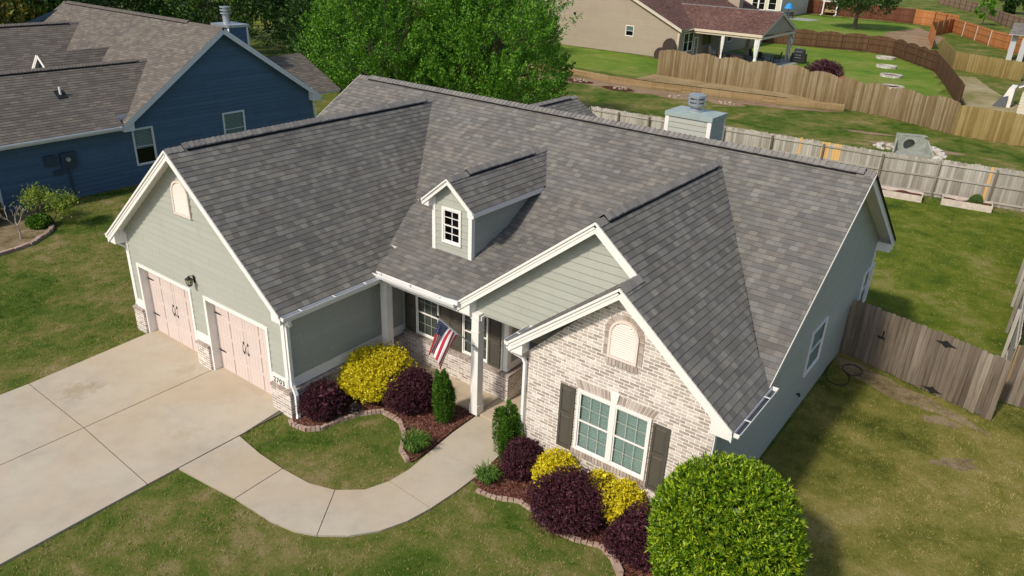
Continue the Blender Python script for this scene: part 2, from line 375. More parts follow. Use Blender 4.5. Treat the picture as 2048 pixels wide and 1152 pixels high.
def lap(mb, F, poly, exp=.178, lift=.020, holes=(), mi=0, z0=0.):
    zs = [p[1] for p in poly]; k0 = int(math.floor((min(zs)-z0)/exp)); k1 = int(math.ceil((max(zs)-z0)/exp))
    for k in range(k0, k1):
        b0 = z0+k*exp; b1 = b0+exp; base = clip(clip(poly, 1, b0, 'hi'), 1, b1, 'lo')
        if len(base) < 3: continue
        parts = [base]
        for (a0, a1, h0, h1) in holes:
            nxt = []
            for p in parts:
                for q in (clip(p, 0, a0, 'lo'), clip(p, 0, a1, 'hi')):
                    if len(q) > 2 and area(q) > 1e-6: nxt.append(q)
                mid = clip(clip(p, 0, a0, 'hi'), 0, a1, 'lo') if len(p) > 2 else []
                if len(mid) > 2:
                    for q in (clip(mid, 1, h0, 'lo'), clip(mid, 1, h1, 'hi')):
                        if len(q) > 2 and area(q) > 1e-6: nxt.append(q)
            parts = nxt
        for p in parts:
            if len(p) < 3 or area(p) < 1e-6: continue
            off = lambda z: lift*(1-(z-b0)/exp)
            mb.poly([F(a, z, .001+off(z)) for a, z in p], mi, [(a, z) for a, z in p])
            lo = [q for q in p if abs(q[1]-b0) < 1e-6]
            if len(lo) >= 2:
                l, r = min(lo), max(lo)
                mb.poly([F(l[0], b0, .001), F(r[0], b0, .001), F(r[0], b0, lift+.001), F(l[0], b0, lift+.001)], mi, [(l[0], b0)]*4)
EXP = .142
def shq(mb, P0, P1, P2, P3, mi=0, lift=.011, u0=0., exp=EXP):
    P0, P1, P2, P3 = map(V, (P0, P1, P2, P3)); u = (P1-P0); L = u.length; u.normalize(); v = (P3-P0); H = v.length; v.normalize()
    n = u.cross(v).normalized(); n = n if n.z > 0 else -n
    k = 0
    while k*exp < H-1e-4:
        a, b = k*exp, min((k+1)*exp, H)
        A, B = P0+v*a, P0+v*b; lo = n*lift
        q = [A+lo, A+u*L+lo, B+u*L+n*.001, B+n*.001]
        mb.poly(q, mi, [(u0, a+.002), (u0+L, a+.002), (u0+L, b-.001), (u0, b-.001)])
        mb.poly([A-n*.004, A+u*L-n*.004, A+u*L+lo, A+lo], mi, [(u0, a+.002), (u0+L, a+.002), (u0+L, a+.003), (u0, a+.003)])
        k += 1
def shpoly(mb, O, u, v, poly, lift=.011, exp=EXP, du=0.):
    O, u, v = V(O), V(u).normalized(), V(v).normalized(); n = u.cross(v); n = n if n.z > 0 else -n
    k = 0; top = max(p[1] for p in poly)
    while k*exp < top-1e-4:
        a, b = k*exp, (k+1)*exp; q = clip(clip(poly, 1, a, 'hi'), 1, b, 'lo'); k += 1
        if len(q) < 3 or area(q) < 1e-6: continue
        L = lambda x, y: O+u*x+v*y+n*(.001+lift*(1-(y-a)/exp))
        mb.poly([L(x, y) for x, y in q], 0, [(x+du, a+.002+(y-a)*.97) for x, y in q])
        lo = [p for p in q if abs(p[1]-a) < 1e-6]
        if len(lo) > 1:
            l, r = min(lo), max(lo); mb.poly([O+u*l[0]+v*a-n*.004, O+u*r[0]+v*a-n*.004, L(r[0], a), L(l[0], a)], 0, [(l[0]+du, a+.002)]*4)
def slabq(mb, P0, P1, P2, P3, t=.10, mi=0, top=.005):
    P0, P1, P2, P3 = map(V, (P0, P1, P2, P3)); n = (P1-P0).cross(P3-P0).normalized(); n = n if n.z > 0 else -n
    mb.prism([p-n*top for p in (P0, P1, P2, P3)], -n*t, mi)
def ridge(mbc, mbv, A, B, sl, sr, side, vent=None, wid=.16, up_=0.0, gap=.145):
    """cap shingles along A->B; side = horizontal unit vector to the right, sl/sr = slope (rise/run) of the left/right planes."""
    A, B = V(A), V(B); d = (B-A); L = d.length; d.normalize(); side = V(side)
    hv = vent is not None; v0, v1 = vent if hv else (0, 0); dn = V((0, 0, -1))
    def pt(t, a, h):
        s_ = sr if a > 0 else sl; p = A+d*t+side*a+dn*(abs(a)*s_); return p+V((0, 0, h))
    k = 0; t = 0
    while t < L-1e-3:
        e = min(t+gap, L); h = .018+up_
        if hv and v0 <= t < L-v1: h = .076
        a = wid*random.uniform(.96, 1.03)*math.cos(math.atan(sr)); b = wid*math.cos(math.atan(sl)); j = random.uniform(.018, .030)
        for s_, ww in ((1, a), (-1, b)):
            q = [pt(t, 0, h+.004), pt(t, s_*ww, h+.004), pt(e, s_*ww, h+j), pt(e, 0, h+j)]
            if s_ < 0: q = q[::-1]
            mbc.poly(q, 0)
            mbc.poly([pt(t, s_*ww, h-.016), pt(e, s_*ww, h-.014), pt(e, s_*ww, h+j), pt(t, s_*ww, h+.004)], 0)
            mbc.poly([pt(e, 0, h-.008), pt(e, s_*ww, h-.008), pt(e, s_*ww, h+j), pt(e, 0, h+j)], 0)
        t = e
    if hv:
        ww = wid*.99*math.cos(math.atan(sr)); wl = wid*.99*math.cos(math.atan(sl))
        t0, t1 = v0+.10, L-v1-.05
        for s_, x in ((1, ww), (-1, wl)):
            mbv.hexa([pt(t0, 0, .004), pt(t0, s_*x, .004), pt(t1, s_*x, .004), pt(t1, 0, .004), pt(t0, 0, .062), pt(t0, s_*x, .062), pt(t1, s_*x, .062), pt(t1, 0, .062)], 0)
def rake(mb, P, Q, inward, drop=.055, h=.19, t=.025, mi=0):
    """fascia board below the line P->Q (a gable's sloping edge), set back 'inward'"""
    P, Q, i = V(P), V(Q), V(inward); z = V((0, 0, 1))
    a = [P-z*drop+i*.012, Q-z*drop+i*.012, Q-z*(drop+h)+i*.012, P-z*(drop+h)+i*.012]
    mb.prism(a, i*t, mi)
def gutter(mb, A, B, out, mi=0, w=.12, h=.11, straps=True):
    A, B, o = V(A), V(B), V(out); z = V((0, 0, 1)); d = (B-A).normalized()
    def seg(p0, p1, z0, z1, m): mb.prism([A+o*p0+z*z0, A+o*p1+z*z0, A+o*p1+z*z1, A+o*p0+z*z1], B-A, m)
    seg(.0, w-.02, -h, -h+.008, mi+0); seg(.0, .008, -h+.008, 0, mi); seg(w-.004, w+.006, -.03, .004, mi)
    mb.prism([A+o*(w-.03)-z*h, A+o*(w-.022)-z*h, A+o*(w+.004)-z*.03, A+o*(w-.004)-z*.03], B-A, mi)
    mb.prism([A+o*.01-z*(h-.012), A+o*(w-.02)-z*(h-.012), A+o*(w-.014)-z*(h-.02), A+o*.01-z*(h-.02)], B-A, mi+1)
    for E, s_ in ((A, 1), (B, -1)):
        mb.prism([E+o*0-z*h, E+o*(w-.02)-z*h, E+o*(w+.006)-z*.03, E+o*(w+.006), E+o*0], d*.006*s_, mi)
    if straps:
        L = (B-A).length; n = max(1, int(L/.9))
        for k in range(1, n+1):
            p = A+d*(L*(k-.5)/n); mb.prism([p+z*.0, p+o*w+z*.0, p+o*w+z*.008, p+z*.008], d*.03, mi)

def window(parent, O, u, n, w_, h_, cols=3, rows=2, glass='glassT', trim=.055, sash=.028, blind=True, name='window', fr='white', back='dark', blind_frac=1.0, label=None, depth=.05, muntin=True, bm='blind', mw=.0065, mm='munt'):
    """casing mesh = the window; pane, muntins and blind are its pieces. O = lower-left outer corner of the casing"""
    F = frame(O, u, n); c = MB(); s0 = .004; p0 = .05
    for (a0, a1, b0, b1) in ((0, trim, 0, h_), (w_-trim, w_, 0, h_), (trim, w_-trim, 0, trim), (trim, w_-trim, h_-trim, h_)): c.fb(F, a0, a1, b0, b1, s0, p0)
    iw, ih = w_-2*trim, h_-2*trim; mid = h_/2; x0, x1 = trim, w_-trim
    for (b0, b1, cz) in ((trim, mid+.02, .022), (mid-.01, h_-trim, .036)):
        for (q0, q1, r0, r1) in ((x0, x0+sash, b0, b1), (x1-sash, x1, b0, b1), (x0+sash, x1-sash, b0, b0+sash), (x0+sash, x1-sash, b1-sash, b1)):
            c.fb(F, q0, q1, r0, r1, cz-.022, cz)
    o = c.build(name, M[fr], parent, label=label)
    g = MB(); g.poly([F(x0+sash*.5, trim+.02, .008), F(x1-sash*.5, trim+.02, .008), F(x1-sash*.5, h_-trim-.02, .008), F(x0+sash*.5, h_-trim-.02, .008)]); g.build('pane', M[glass], o)
    if muntin and (cols > 1 or rows > 1):
        m = MB()
        for (b0, b1, cz) in ((trim+sash, mid-.02, .016), (mid+.03, h_-trim-sash, .03)):
            for i in range(1, cols): a = x0+sash+(iw-2*sash)*i/cols; m.fb(F, a-mw, a+mw, b0, b1, .010, .013)
            for i in range(1, rows): b = b0+(b1-b0)*i/rows; m.fb(F, x0+sash, x1-sash, b-mw, b+mw, .0095, .0125)
        m.build('muntin', M[mm], o)
    bk = MB(); bk.fb(F, x0, x1, trim, h_-trim, -.15, -.145)
    for q in ((x0, x0+.004, trim, h_-trim), (x1-.004, x1, trim, h_-trim)): bk.fb(F, *q, -.145, 0)
    bk.build('window_recess', M[back], o)
    if blind:
        s_ = MB(); z = h_-trim-.02; zb = trim+.02+(1-blind_frac)*ih
        while z > zb:
            s_.hexa([F(x0+.01, z-.034, -.02), F(x1-.01, z-.034, -.02), F(x1-.01, z-.031, -.02), F(x0+.01, z-.031, -.02), F(x0+.01, z, -.05), F(x1-.01, z, -.05), F(x1-.01, z+.003, -.05), F(x0+.01, z+.003, -.05)])
            z -= .062
        s_.build('blind', M[bm], o)
    return o
def shutter(parent, O, u, n, w_, h_, m='taupe'):
    F = frame(O, u, n); c = MB(); t = .05
    c.fb(F, 0, w_, 0, h_, .002, .02)
    for q in ((0, t, 0, h_), (w_-t, w_, 0, h_), (t, w_-t, 0, t*1.4), (t, w_-t, h_-t, h_), (t, w_-t, h_*.56-.04, h_*.56+.04)): c.fb(F, *q, .0205, .038)
    for b0, b1 in ((t*1.4, h_*.56-.04), (h_*.56+.04, h_-t)):
        a0, a1 = t, w_-t; i = .045
        c.hexa([F(a0, b0, .0205), F(a1, b0, .0205), F(a1, b1, .0205), F(a0, b1, .0205), F(a0+i, b0+i, .036), F(a1-i, b0+i, .036), F(a1-i, b1-i, .036), F(a0+i, b1-i, .036)])
    return c.build('shutter', M[m], parent)
def arch_vent(parent, F, x0, x1, z0, z1, name='gable_vent', c0=.0, m='pink'):
    """louvred vent with a round top"""
    c = MB(); cx = (x0+x1)/2; r = (x1-x0)/2; zs = z1-r
    def ring(rr, zz0): return [(cx-rr, zz0)]+[(cx+rr*math.cos(math.pi-t*math.pi/14), zs+rr*math.sin(t*math.pi/14)) for t in range(15)]+[(cx+rr, zz0)]
    A, B = ring(r, z0), ring(r-.05, z0+.05)
    n = len(A)
    for i in range(n):
        j = (i+1) % n
        c.poly([F(*A[i], c0+.045), F(*A[j], c0+.045), F(*B[j], c0+.045), F(*B[i], c0+.045)])
        c.poly([F(*A[i], c0), F(*A[j], c0), F(*A[j], c0+.045), F(*A[i], c0+.045)])
        c.poly([F(*B[j], c0+.005), F(*B[i], c0+.005), F(*B[i], c0+.045), F(*B[j], c0+.045)])
    o = c.build(name, M[m], parent)
    l = MB(); l.poly([F(*p, c0+.006) for p in B]); z = z0+.06
    while z < z1-.06:
        hw = r-.05 if z < zs else math.sqrt(max(0, (r-.05)**2-(z-zs)**2))
        hw = min(hw, r-.05 if z+.045 < zs else math.sqrt(max(0, (r-.05)**2-(z+.045-zs)**2)))
        if hw > .03: l.hexa([F(cx-hw, z, c0+.036), F(cx+hw, z, c0+.036), F(cx+hw, z+.012, c0+.036), F(cx-hw, z+.012, c0+.036), F(cx-hw, z+.036, c0+.01), F(cx+hw, z+.036, c0+.01), F(cx+hw, z+.048, c0+.01), F(cx-hw, z+.048, c0+.01)])
        z += .048
    l.build('louvre', M[m], o); return o
def soldier(mb, F, a0, a1, z0, z1, c0, c1, bw=.067, slope=0):
    """upright or ledge bricks side by side, each its own island"""
    n = max(1, round((a1-a0)/(bw+.01))); st = (a1-a0)/n
    for i in range(n): mb.fb(F, a0+i*st+.005, a0+(i+1)*st-.005, z0, z1-random.uniform(0, .003), c0, c1+random.uniform(-.002, .003), 0)
def flat(mb, F, poly, holes=(), mi=0, c=0.):
    parts = [poly]
    for (a0, a1, h0, h1) in holes:
        nxt = []
        for p in parts:
            for q in (clip(p, 0, a0, 'lo'), clip(p, 0, a1, 'hi')):
                if len(q) > 2 and area(q) > 1e-6: nxt.append(q)
            mid = clip(clip(p, 0, a0, 'hi'), 0, a1, 'lo')
            if len(mid) > 2:
                for q in (clip(mid, 1, h0, 'lo'), clip(mid, 1, h1, 'hi')):
                    if len(q) > 2 and area(q) > 1e-6: nxt.append(q)
        parts = nxt
    for p in parts: mb.poly([F(a, z, c) for a, z in p], mi, p)

# ================================================================== SETTING
X, Y, Z = V((1, 0, 0)), V((0, 1, 0)), V((0, 0, 1))
def pip(px, py, poly):
    ins = np.zeros(len(px), bool); n = len(poly); j = n-1
    for i in range(n):
        xi, yi = poly[i]; xj, yj = poly[j]
        c = ((yi > py) != (yj > py)) & (px < (xj-xi)*(py-yi)/(yj-yi+1e-12)+xi); ins ^= c; j = i
    return ins
WALL = [(-40, 49.5), (-17, 48.4), (-12.2, 47.6), (-8.2, 47.6), (-4.2, 48.3), (1.5, 49.2), (6.2, 50.4)]   # timber retaining wall line
def interp(line, x):
    if x <= line[0][0]: return line[0][1]
    for (a, b), (c, d) in zip(line, line[1:]):
        if x <= c: return b+(d-b)*(x-a)/(c-a)
    return line[-1][1]
def gh(x, y):
    T = .5*max(0, min(1, (6.5-x)/4.5)); wy = interp(WALL, x)
    if y < wy+.16 or T == 0: return 0.
    if y < wy+3.6: return T
    return T*max(0, 1-(y-wy-3.6)/(9+25*max(0, min(1, (-12-x)/4))))
def sheet(name, xs, ys, mat, dz=0., fn=None):
    mb = MB(); fn = fn or gh; idx = {}
    for i, x in enumerate(xs):
        for j, y in enumerate(ys): idx[i, j] = len(mb.v); mb.v.append((x, y, fn(x, y)+dz))
    for i in range(len(xs)-1):
        for j in range(len(ys)-1):
            mb.f.append([idx[i, j], idx[i+1, j], idx[i+1, j+1], idx[i, j+1]]); mb.m.append(0)
            mb.uv.append([(0, 0)]*4)
    return mb.build(name, mat)
yy = [-400, -100, -40, -10, 10, 30, 40, 46]+[47+.12*i for i in range(60)]+[54.5+i for i in range(12)]+[70, 90, 120, 200, 400, 1500]
xx = [-900, -300, -100, -60, -40]+[-30+i*.5 for i in range(78)]+[10, 14, 20, 40, 100, 300, 900]
struct(sheet('ground', xx, yy, M['grass']))
# lawns of their own colour, thin sheets over the ground
def polysheet(name, pts, mat, z=.004, kind='structure', label=None):
    mb = MB(); mb.poly([(p[0], p[1], z) for p in pts]); return struct(mb.build(name, mat), kind, label)
def gridlawn(name, poly, mat, dz=.006, step=1.0):
    """lawn sheet that follows the ground height, clipped to a polygon"""
    xs = [p[0] for p in poly]; ys = [p[1] for p in poly]; mb = MB(); y = min(ys)
    while y < max(ys):
        x = min(xs)
        while x < max(xs):
            q = [(x, y), (x+step, y), (x+step, y+step), (x, y+step)]
            cx, cy = np.array([a for a, b in q]), np.array([b for a, b in q])
            if pip(cx, cy, poly).sum() >= 3 and all(abs(b-interp(WALL, a)) > .3 or a > 6.5 for a, b in q) :
                mb.poly([(a, b, gh(a, b)+dz) for a, b in q])
            x += step
        y += step
    return struct(mb.build(name, mat))
FW = [(-30, 51.9), (-9.7, 51.3), (-6.7, 51.15), (.6, 51.2), (5.2, 51.3), (8.8, 50.8), (13.8, 48), (18, 47.6), (24, 47.3)]    # wavy fence line
gridlawn('far_lawn', [(-9.5, 51.5), (5, 51.6), (8.8, 51.2), (12.6, 58), (9.4, 72), (7.1, 79.7), (1.2, 89), (-9, 90), (-26, 89), (-28, 64), (-12, 62)], M['grassG'])
gridlawn('tan_house_lawn', [(-30, 50), (-9.8, 48.4), (-9.8, 61.6), (-30, 62.6)], M['grassG'], step=.8)
polysheet('straw_lawn', [(9.3, 78), (13.2, 58), (13.8, 49), (19, 48.4), (17, 62), (13.2, 72), (11, 79)], M['straw'], .006)
polysheet('far_side_lawn', [(-27, 94), (4, 94), (3.2, 105), (-5, 136), (-40, 140)], M['grassG'], .006)
polysheet('back_lawn', [(-3, 14.2), (20.3, 12.4), (20.1, 31), (-3.2, 29.6)], M['grassY'], .006)
polysheet('far_dirt', [(-2.5, 96), (3.2, 98), (2, 118), (-4, 132), (-6, 118)], M['dirt'], .012)
polysheet('dirt_strip', [(-17, 46.2), (-12.2, 45.2), (-8.2, 44.8), (-4.2, 46.2), (1.5, 47.6), (5.5, 49.2), (6.4, 50.2), (1.5, 48.9), (-4.2, 48.1), (-8.2, 47.4), (-17, 48)], M['dirt'], .010)
def blob(cx, cy, rx, ry, ang, seed, n=46):
    out = []
    for k in range(n):
        t_ = 6.2832*k/n; f = 1+.16*math.sin(3*t_+seed)+.12*math.sin(5*t_+2.1*seed)+.09*math.sin(9*t_+seed*3)+random.uniform(-.06, .06)
        a, b_ = rx*f*math.cos(t_), ry*f*math.sin(t_); out.append((cx+a*math.cos(ang)-b_*math.sin(ang), cy+a*math.sin(ang)+b_*math.cos(ang)))
    return out
for q in ((18.2, 11.15, 1.9, .42, -.28, 1), (17.0, 11.6, .5, .3, -.3, 2), (19.4, 10.3, .45, .22, .2, 3), (20.0, 8.6, .5, .22, .6, 5)): polysheet('bare_patch', blob(*q), M['bare'], .007+.001*q[5])
# driveway of four slabs
def slab(name, polys, mat, z=.05, zb=-.02):
    mb = MB()
    for p in polys: mb.prism([(a, b, zb) for a, b in p], (0, 0, z-zb))
    return struct(mb.build(name, mat))
g = .011
slab('driveway', [[(.42, 0.2), (3.57-g, 0.2), (3.6-g, -3.43+g), (.72, -3.40+g)], [(3.57+g, .2), (6.40, .2), (6.555, -1.2), (6.56, -3.55+g), (3.6+g, -3.43+g)],
     [(.72, -3.40-g), (3.6-g, -3.43-g), (3.68-g, -14), (.9, -14)], [(3.6+g, -3.43-g), (6.56, -3.55-g), (6.75, -14), (3.68+g, -14)]], M['conc'])
polysheet('joint_filler', [(.45, -.1), (6.55, -.1), (6.5, -2), (6.7, -13.9), (.95, -13.9), (.75, -3)], M['joint'], .03)
WI = [(6.575, -1.33), (7.48, -1.43), (8.29, -1.44), (9.13, -1.38), (9.7, -1.18), (10.17, -.77), (10.37, -.25), (10.42, .33), (10.33, 1.15), (10.26, 1.93), (10.25, 2.86)]
WO = [(6.575, -2.86), (7.42, -2.77), (8.33, -2.66), (9.42, -2.61), (10.03, -2.49), (10.45, -2.29), (10.95, -1.89), (11.3, -1.43), (11.53, -.88), (11.64, -.31), (11.7, .4), (11.72, 1.3), (11.66, 1.9), (11.72, 2.86)]
def gap(poly, d=.009):
    cx = sum(p[0] for p in poly)/len(poly); cy = sum(p[1] for p in poly)/len(poly)
    return [(p[0]+(cx-p[0])*d*1.2, p[1]+(cy-p[1])*d*1.2) for p in poly]
slab('walkway', [gap(p) for p in (WI[0:3]+WO[0:3][::-1], WI[2:5]+WO[2:6][::-1], WI[4:7]+WO[5:10][::-1], WI[6:9]+WO[9:12][::-1], WI[8:]+WO[11:][::-1])], M['conc'], .045)
polysheet('walkway_joint', WI+WO[::-1], M['joint'], .028)
slab('porch_floor', [[(6.89, 2.88), (10.24, 2.88), (10.24, 3.9), (6.89, 3.9)], [(10.255, 2.875), (12.1, 2.875), (12.1, 5.45), (10.255, 5.45)]], M['conc2'], .10)
# mulch beds
BED1 = [(6.9, -.1), (7.11, -.2), (7.5, -.16), (7.72, .04), (7.82, .5), (8.0, 1.03), (8.36, 1.44), (8.99, 1.43), (9.39, 1.13), (9.8, .63), (10.28, .5), (10.3, 1.15), (10.22, 1.93), (10.2, 2.87), (6.9, 2.87)]
BED2 = [(11.72, .95), (12.08, .78), (12.44, .83), (12.92, 1.07), (13.34, 1.02), (13.87, .80), (14.43, .87), (14.84, 1.03), (15.09, 1.0), (15.56, .65), (16.0, -.4), (17.6, -.5), (17.6, 1.9), (16.3, 2.24), (12.1, 2.24), (12.1, 2.8), (11.76, 2.8), (11.7, 1.9)]
BED3 = [(-13, 1.6), (-13, -1.2), (-8.7, -1.0), (-8.7, .1), (-8.9, .72), (-9.45, 1.5), (-9.9, 1.95), (-11.2, 2.35), (-12.9, 2.5)]
for nm, b in (('mulch_bed', BED1), ('mulch_bed', BED2)):
    mb = MB(); pts = [(p[0], p[1], .035) for p in b]; mb.poly(pts); struct(mb.build(nm, M['mulch']), 'structure')
polysheet('planting_bed', BED3, M['bare'], .02)
def chips(name, bed, n, label):
    xs = np.array([p[0] for p in bed]); ys = np.array([p[1] for p in bed])
    P = np.stack([rng.uniform(xs.min(), xs.max(), n*2), rng.uniform(ys.min(), ys.max(), n*2)], 1)
    P = P[pip(P[:, 0], P[:, 1], bed)][:n]; mb = MB()
    for x, y in P:
        a = random.random()*6.3; l = random.uniform(.02, .05); w_ = random.uniform(.006, .014); z = .04+random.random()*.02
        u = V((math.cos(a), math.sin(a), random.uniform(-.3, .3)))*l; v_ = V((-math.sin(a), math.cos(a), random.uniform(-.3, .3)))*w_
        c = V((x, y, z)); mb.poly([c-u-v_, c+u-v_, c+u+v_, c-u+v_])
    o = mb.build(name, M['chip']); struct(o, 'stuff'); o['label'] = label; o['category'] = 'mulch'
chips('bark_mulch', BED1, 9000, 'red brown bark mulch in the bed beside the garage'); chips('bark_mulch', BED2, 8000, 'red brown bark mulch in the bed under the brick gable')

# ================================================================== MAIN HOUSE
H = thing('house', 'sage green single-storey house with charcoal shingle roof, whitewashed brick front gable and two-door garage', 'house')
EZ = 2.96; GK = (6.0-EZ)/3.75; EZ2 = 3.06; BK = (5.9-EZ2)/3.5
MK = .583; RY, RZ = 9.12, 6.19
def mz(y): return RZ-MK*abs(y-RY)
sh = MB(); sb = MB(); caps = MB(); vents = MB(); rk = MB(); so_ = MB()
def plane(P0, P1, P2, P3, u0=0, mbs=sh, mbb=sb): shq(mbs, P0, P1, P2, P3, u0=u0); slabq(mbb, P0, P1, P2, P3)
# garage gable
plane((7.15, -.34, EZ), (7.15, 8.7, EZ), (3.4, 8.7, 6.0), (3.4, -.34, 6.0))
plane((-.35, -.34, EZ), (-.35, 9.0, EZ), (3.4, 9.0, 6.0), (3.4, -.34, 6.0), 40)
# main: upper front, right lower front, porch, rear
plane((-.35, 5.4, mz(5.4)), (13.2, 5.4, mz(5.4)), (13.2, RY, RZ), (-.35, RY, RZ), 0)
y0 = 3.78
plane((13.2, y0, mz(y0)), (16.7, y0, mz(y0)), (16.7, RY, RZ), (13.2, RY, RZ), 13.55)
PK = (mz(5.4)-3.06)/(5.4-2.68)
plane((6.9, 2.68, 3.06), (9.9, 2.68, 3.06), (9.9, 5.4, mz(5.4)), (6.9, 5.4, mz(5.4)), 7.1)
plane((9.9, 2.99, 3.06+PK*.31), (12.0, 2.99, 3.06+PK*.31), (12.0, 5.4, mz(5.4)), (9.9, 5.4, mz(5.4)), 10.1)
plane((6.0, 3.6, 3.06+PK*.92), (6.9, 3.6, 3.06+PK*.92), (6.9, 5.4, mz(5.4)), (6.0, 5.4, mz(5.4)), 3.1)
plane((16.7, 14.5, mz(14.5)), (-.35, 14.5, mz(14.5)), (-.35, RY, RZ), (16.7, RY, RZ), 0)
# big siding gable and the brick gable
XG, ZG, XB = 13.22, 5.9, 14.24; ZB = ZG-BK*(XB-XG)
vv = V((-1, 0, BK)).normalized(); sl_ = math.sqrt(1+BK*BK); vb, vt_ = (16.72-XB)*sl_, (16.72-XG)*sl_
shpoly(sh, (16.72, 1.945, EZ2), (0, 1, 0), vv, [(0, 0), (2.05, 0), (2.3, .6), (8.62-1.945, vt_), (.705, vt_), (.705, vb), (0, vb)], du=70)
slabq(sb, (16.72, 1.945, EZ2), (16.72, 3.95, EZ2), (XB, 3.95, ZB), (XB, 1.945, ZB)); slabq(sb, (XB, 2.65, ZB), (XB, 6, ZB), (XG, 8, ZG), (XG, 2.65, ZG))
plane((9.72, 2.65, EZ2), (9.72, 8.62, EZ2), (XG, 8.62, ZG), (XG, 2.65, ZG), 110)
plane((11.78, 1.945, EZ2), (11.78, 3.3, EZ2), (XB, 3.3, ZB), (XB, 1.945, ZB), 130)
# rear wing
plane((6.5, 17.5, 3.01), (6.5, 9.9, 3.01), (3.3, 9.9, 4.93), (3.3, 17.5, 4.93), 150)
plane((.1, 9.9, 3.01), (.1, 17.5, 3.01), (3.3, 17.5, 4.93), (3.3, 9.9, 4.93), 160)
roof = sh.build('roof', M['shing'], H)
# ridges
ridge(caps, vents, (3.4, -.34, 6.0), (3.4, 8.78, 6.0), GK, GK, X, (.42, .5))
ridge(caps, vents, (-.35, RY, RZ), (16.7, RY, RZ), MK, MK, -Y, (.45, .35))
ridge(caps, vents, (XG, 2.65, ZG), (XG, 8.64, ZG), BK, BK, X, (.25, .4))
ridge(caps, vents, (XB, 1.945, ZB), (XB, 2.65, ZB), BK, BK, X)
ridge(caps, vents, (3.3, 9.9, 4.93), (3.3, 17.5, 4.93), .6, .6, X, (.2, .5))
caps.build('ridge_cap', M['cap'], roof); vents.build('ridge_vent', M['vent'], roof)
sb.build('roof_deck', M['white'], H)
# rake boards
def gable_front(y, xl, xr, xa, za, ez, k, left=True, right=True):
    zl = za-k*(xa-xl); zr = za-k*(xr-xa)
    for P, Q, on in (((xl, y, zl), (xa, y, za), left), ((xa, y, za), (xr, y, zr), right)):
        if on:
            rake(rk, P, Q, Y); rake(rk, P, Q, -Y, drop=.0, h=.06, t=.012)
gable_front(-.34, -.35, 7.15, 3.4, 6.0, EZ, GK)
gable_front(2.65, 9.72, XB-.03, XG, ZG, EZ2, BK)
gable_front(1.945, 11.78, 16.72, XB, ZB, EZ2, BK)
for x, i in ((16.7, -X), (-.35, X)):
    for P, Q in (((x, y0, mz(y0)), (x, RY, RZ)), ((x, RY, RZ), (x, 14.5, mz(14.5)))):
        rake(rk, P, Q, i); rake(rk, P, Q, -i, drop=.0, h=.06, t=.012)
dk = MB()
for P, Q in (((16.7, RY, RZ), (16.7, 14.5, mz(14.5))), ((-.35, 8.4, 0), (-.35, 8.4, 0)))[:1]: rake(dk, P, Q, X, drop=-.012, h=.09, t=.012)
dk.build('drip_edge', M['black'], H)
for P, Q in (((.1, 17.5, 3.01), (3.3, 17.5, 4.93)), ((3.3, 17.5, 4.93), (6.5, 17.5, 3.01))): rake(rk, P, Q, -Y)
# cornice returns (boxed ends)
def ret(xt, xw, y, yw, ez, k):
    s_ = 1 if xw > xt else -1; zt = ez-.09; zw = ez+abs(xw-xt)*k-.13
    rk.prism([(xt+s_*.015, y+.04, ez-.23), (xw, y+.04, ez-.23), (xw, y+.04, zw), (xt+s_*.015, y+.04, zt)], (0, yw-y-.04, 0))
ret(-.35, 0, -.34, 0, EZ, GK); ret(7.15, 6.8, -.34, 0, EZ, GK)
ret(11.78, 12.12, 1.945, 2.25, EZ2, BK); ret(16.72, 16.3, 1.945, 2.25, EZ2, BK); ret(9.72, 10.1, 2.65, 2.95, EZ2, BK)
rk.box(16.31, 16.68, 14.12, 14.48, 2.72, 2.98)
# eave fascias + soffits
for (x0, x1, ya, yb, e) in ((7.13, 7.15, -.3, 2.7, EZ), (-.35, -.33, -.3, 9, EZ), (16.70, 16.72, 1.98, 3.96, EZ2), (11.78, 11.80, 1.98, 2.6, EZ2)): rk.box(x0, x1, ya, yb, e-.23, e-.03)
rk.box(6.95, 9.75, 2.68, 2.70, 2.84, 3.03); rk.box(0, 16.7, 14.48, 14.5, 2.72, 2.95)
rk.build('fascia', M['white'], H)
for q in ((6.81, 7.12, -.03, 2.9, EZ-.225, EZ-.215), (-.32, 0, -.03, 9, EZ-.225, EZ-.215), (16.34, 16.69, 2.25, 4.2, EZ2-.225, EZ2-.215), (6.82, 12.12, 2.99, 5.5, 2.77, 2.79), (6.82, 10, 2.70, 2.99, 2.83, 2.84), (11.8, 12.12, 1.99, 2.6, EZ2-.225, EZ2-.215)): 
    so_ = MB(); so_.box(*q); so_.build('soffit', M['soffit'], H)
# ---- garage walls
wl = MB(); FG = frame((0, 0, 0), X, -Y)
def gz(x): return 6.0-GK*abs(x-3.4)-.12
poly = [(0, 1.0), (6.8, 1.0), (6.8, gz(6.8)), (3.4, gz(3.4)), (0, gz(0))]
D1, D2 = (.47, 2.91), (3.66, 6.10)
lap(wl, FG, poly, holes=[(D1[0], D1[1], 0, 2.13), (D2[0], D2[1], 0, 2.13)])
FS = frame((6.8, 0, 0), Y, X); lap(wl, FS, [(0, 1.0), (3.84, 1.0), (3.84, 2.8), (0, 2.8)])
FP = frame((0, 3.84, 0), X, -Y)
PW = [(7.33, .93, 8.15-7.33, 1.33), (8.96, .93, .84, 1.33)]
ph = [(a+.05, a+ww-.05, b+.05, b+hh-.05) for a, b, ww, hh in PW]
lap(wl, FP, [(6.8, .85), (10.4, .85), (10.4, 2.8), (6.8, 2.8)], holes=ph)
FR = frame((10.4, 3.84, 0), Y, X); lap(wl, FR, [(0, 1.0), (1.66, 1.0), (1.66, 2.8), (0, 2.8)])
